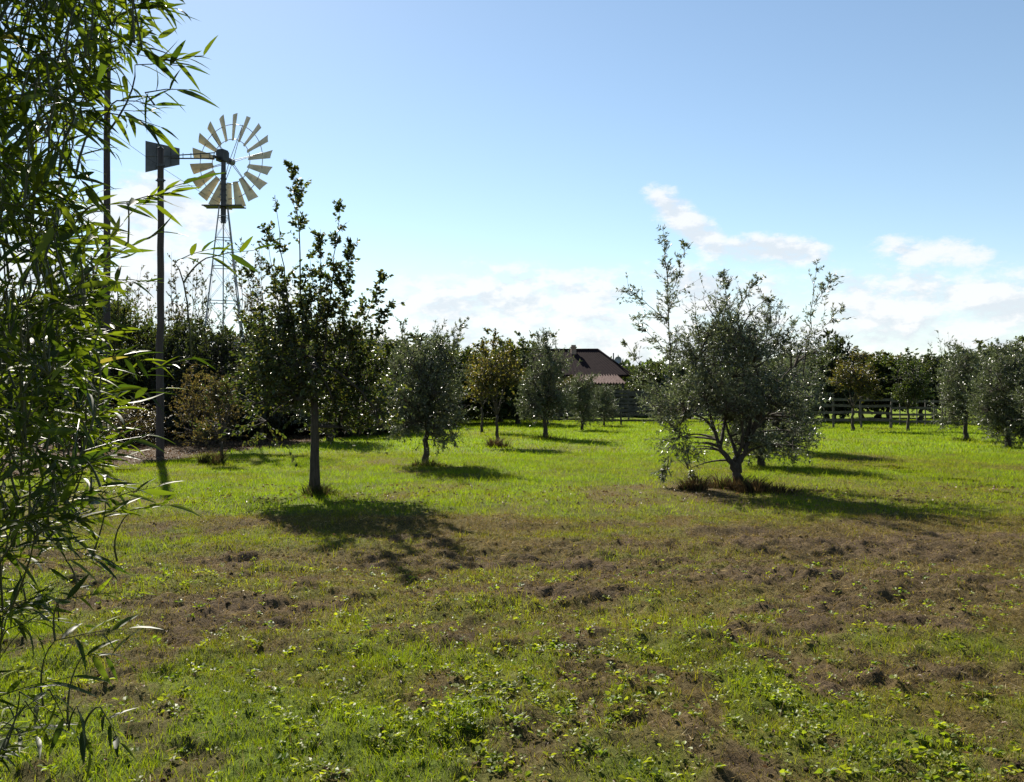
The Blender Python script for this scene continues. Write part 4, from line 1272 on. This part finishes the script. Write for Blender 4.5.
CULM = solid_mat('bamboo_culm', (0.03, 0.035, 0.012), (0.065, 0.062, 0.022), 10, 0.5, 0.1)
bamboo()
EXPOSURE = 1.42
SKY_TINT = (1.0, 1.0, 0.95)
CLOUD_L = (6.75, 6.85, 6.95)
CLOUD_D = (5.3, 5.75, 6.2)
# ------------------------------------------------------------------ light, sky, camera
SUN_EL, SUN_AZ = math.radians(37.0), math.radians(-22.2)     # azimuth from +Y, negative to the left
sd = Vector((math.sin(SUN_AZ) * math.cos(SUN_EL), math.cos(SUN_AZ) * math.cos(SUN_EL), math.sin(SUN_EL)))
sun = bpy.data.lights.new('sun', 'SUN'); sun.energy = 5.0; sun.angle = math.radians(0.53); sun.color = (1.0, 0.93, 0.82)
so = bpy.data.objects.new('sun', sun); C.objects.link(so); so.rotation_euler = (-sd).to_track_quat('-Z', 'Y').to_euler(); so.location = (0, 0, 30)

w = bpy.data.worlds.new('World'); SC.world = w; w.use_nodes = True
nt = w.node_tree; nt.nodes.clear()
wo = nt.nodes.new('ShaderNodeOutputWorld'); bg = nt.nodes.new('ShaderNodeBackground')
sky = nt.nodes.new('ShaderNodeTexSky'); sky.sky_type = 'NISHITA'; sky.sun_disc = False
sky.sun_elevation = SUN_EL; sky.sun_rotation = SUN_AZ
sky.altitude = 100; sky.air_density = 1.0; sky.dust_density = 0.12; sky.ozone_density = 1.6


def M(op, a, b=None, c=None):
    n = nt.nodes.new('ShaderNodeMath'); n.operation = op
    for k, v in enumerate((a, b, c)):
        if v is None:
            continue
        if hasattr(v, 'is_linked'):
            nt.links.new(v, n.inputs[k])
        else:
            n.inputs[k].default_value = v
    return n.outputs[0]


tc = nt.nodes.new('ShaderNodeTexCoord'); sx = nt.nodes.new('ShaderNodeSeparateXYZ')
nt.links.new(tc.outputs['Generated'], sx.inputs[0])
az = M('ARCTAN2', sx.outputs[0], sx.outputs[1]); el = M('ARCSINE', sx.outputs[2])
cb = nt.nodes.new('ShaderNodeCombineXYZ')
nt.links.new(M('MULTIPLY', az, 1.0), cb.inputs[0]); nt.links.new(M('MULTIPLY', el, 1.9), cb.inputs[1])
cn = nt.nodes.new('ShaderNodeTexNoise'); cn.inputs['Scale'].default_value = 17.0; cn.inputs['Detail'].default_value = 9.0; cn.inputs['Roughness'].default_value = 0.66
nt.links.new(cb.outputs[0], cn.inputs['Vector'])
cn2 = nt.nodes.new('ShaderNodeTexNoise'); cn2.inputs['Scale'].default_value = 5.0; cn2.inputs['Detail'].default_value = 5.0
nt.links.new(cb.outputs[0], cn2.inputs['Vector'])


def cloud(px, py, rx, ry, rot=0.0, amp=1.0):
    """an elliptical bank of cloud at a heading and height above the horizon"""
    a0 = math.atan2(px - CX, F); e0 = math.atan((HY - py) / math.hypot(px - CX, F))
    wx, wy = rx / F, ry / F
    da = M('SUBTRACT', az, a0); de = M('SUBTRACT', el, e0)
    c_, s_ = math.cos(rot), math.sin(rot)
    u = M('ADD', M('MULTIPLY', da, c_ / wx), M('MULTIPLY', de, s_ / wx))
    v = M('ADD', M('MULTIPLY', da, -s_ / wy), M('MULTIPLY', de, c_ / wy))
    q = M('SUBTRACT', 1.0, M('ADD', M('MULTIPLY', u, u), M('MULTIPLY', v, v)))
    return M('MULTIPLY', q, amp)


CL = [(690, 225, 56, 20, -0.75, 1.35), (772, 252, 55, 17, -0.1, 1.2), (935, 252, 56, 16, -0.18, 1.25), (905, 302, 125, 32, -0.08, 1.3), (1050, 312, 160, 26, 0.02, 1), (520, 302, 165, 40, 0.0, 1.25),
      (700, 300, 120, 34, 0, .9), (560, 345, 420, 44, 0, .9), (150, 225, 75, 46, 0, 1.3), (120, 290, 190, 60, 0, 1), (860, 345, 320, 34, 0, .7), (1400, 260, 260, 50, 0, 1), (-400, 280, 350, 60, 0, 1)]
mask = None
for q in CL:
    v = cloud(*q)
    mask = v if mask is None else M('MAXIMUM', mask, v)
mask = M('MAXIMUM', mask, -1.5)
dens = M('ADD', mask, M('MULTIPLY', M('SUBTRACT', cn.outputs[0], 0.5), 5.0))
mr = nt.nodes.new('ShaderNodeMapRange'); mr.interpolation_type = 'SMOOTHSTEP'
mr.inputs[1].default_value = -0.15; mr.inputs[2].default_value = 1.15; mr.inputs[3].default_value = 0; mr.inputs[4].default_value = 0.9
nt.links.new(dens, mr.inputs[0])
# thin bright mist low over the horizon
low = nt.nodes.new('ShaderNodeMapRange'); low.interpolation_type = 'SMOOTHSTEP'
low.inputs[1].default_value = 0.17; low.inputs[2].default_value = 0.0; low.inputs[3].default_value = 0; low.inputs[4].default_value = 0.5
nt.links.new(el, low.inputs[0])
cr = nt.nodes.new('ShaderNodeValToRGB'); cr.color_ramp.elements[0].color = (*CLOUD_D, 1); cr.color_ramp.elements[1].color = (*CLOUD_L, 1)
cr.color_ramp.elements[0].position = 0.38; cr.color_ramp.elements[1].position = 0.58
# sunlit tops and greyer undersides: density falling off upwards means a bright edge
cbs = nt.nodes.new('ShaderNodeVectorMath'); cbs.operation = 'ADD'; cbs.inputs[1].default_value = (-0.012, 0.022, 0)
nt.links.new(cb.outputs[0], cbs.inputs[0])
cn3 = nt.nodes.new('ShaderNodeTexNoise'); cn3.inputs['Scale'].default_value = 17.0; cn3.inputs['Detail'].default_value = 5.0; cn3.inputs['Roughness'].default_value = 0.55
nt.links.new(cbs.outputs[0], cn3.inputs['Vector'])
lit = M('ADD', M('MULTIPLY', M('SUBTRACT', cn.outputs[0], cn3.outputs[0]), 1.6), M('ADD', M('MULTIPLY', M('SUBTRACT', cn2.outputs[0], 0.5), 0.6), 0.52))
nt.links.new(lit, cr.inputs[0])


def mixw(fac, a, b):
    n = nt.nodes.new('ShaderNodeMix'); n.data_type = 'RGBA'
    nt.links.new(fac, n.inputs[0]); nt.links.new(a, n.inputs[6]); nt.links.new(b, n.inputs[7])
    return n.outputs[2]


tintn = nt.nodes.new('ShaderNodeMix'); tintn.data_type = 'RGBA'; tintn.blend_type = 'MULTIPLY'; tintn.inputs[0].default_value = 1.0
nt.links.new(sky.outputs[0], tintn.inputs[6]); tintn.inputs[7].default_value = (*SKY_TINT, 1)
c1 = mixw(low.outputs[0], tintn.outputs[2], cr.outputs[0])
c2 = mixw(mr.outputs[0], c1, cr.outputs[0])
nt.links.new(c2, bg.inputs['Color']); bg.inputs['Strength'].default_value = 0.055
nt.links.new(bg.outputs[0], wo.inputs['Surface'])

cam = bpy.data.cameras.new('camera'); co = bpy.data.objects.new('camera', cam); C.objects.link(co)
cam.sensor_width = 36.0; cam.lens = 36.0 * F / 1024.0
cam.clip_start = 0.05; cam.clip_end = 8000
co.location = (0, 0, CH); co.rotation_euler = (PI / 2 + math.atan(6.0 / F), 0, 0)
SC.camera = co
SC.render.engine = 'CYCLES'
SC.cycles.max_bounces = 8; SC.cycles.transmission_bounces = 6; SC.cycles.diffuse_bounces = 4
vs = SC.view_settings
vs.view_transform = 'Standard'; vs.look = 'None'; vs.gamma = 1.0; vs.use_curve_mapping = False
vs.exposure = EXPOSURE
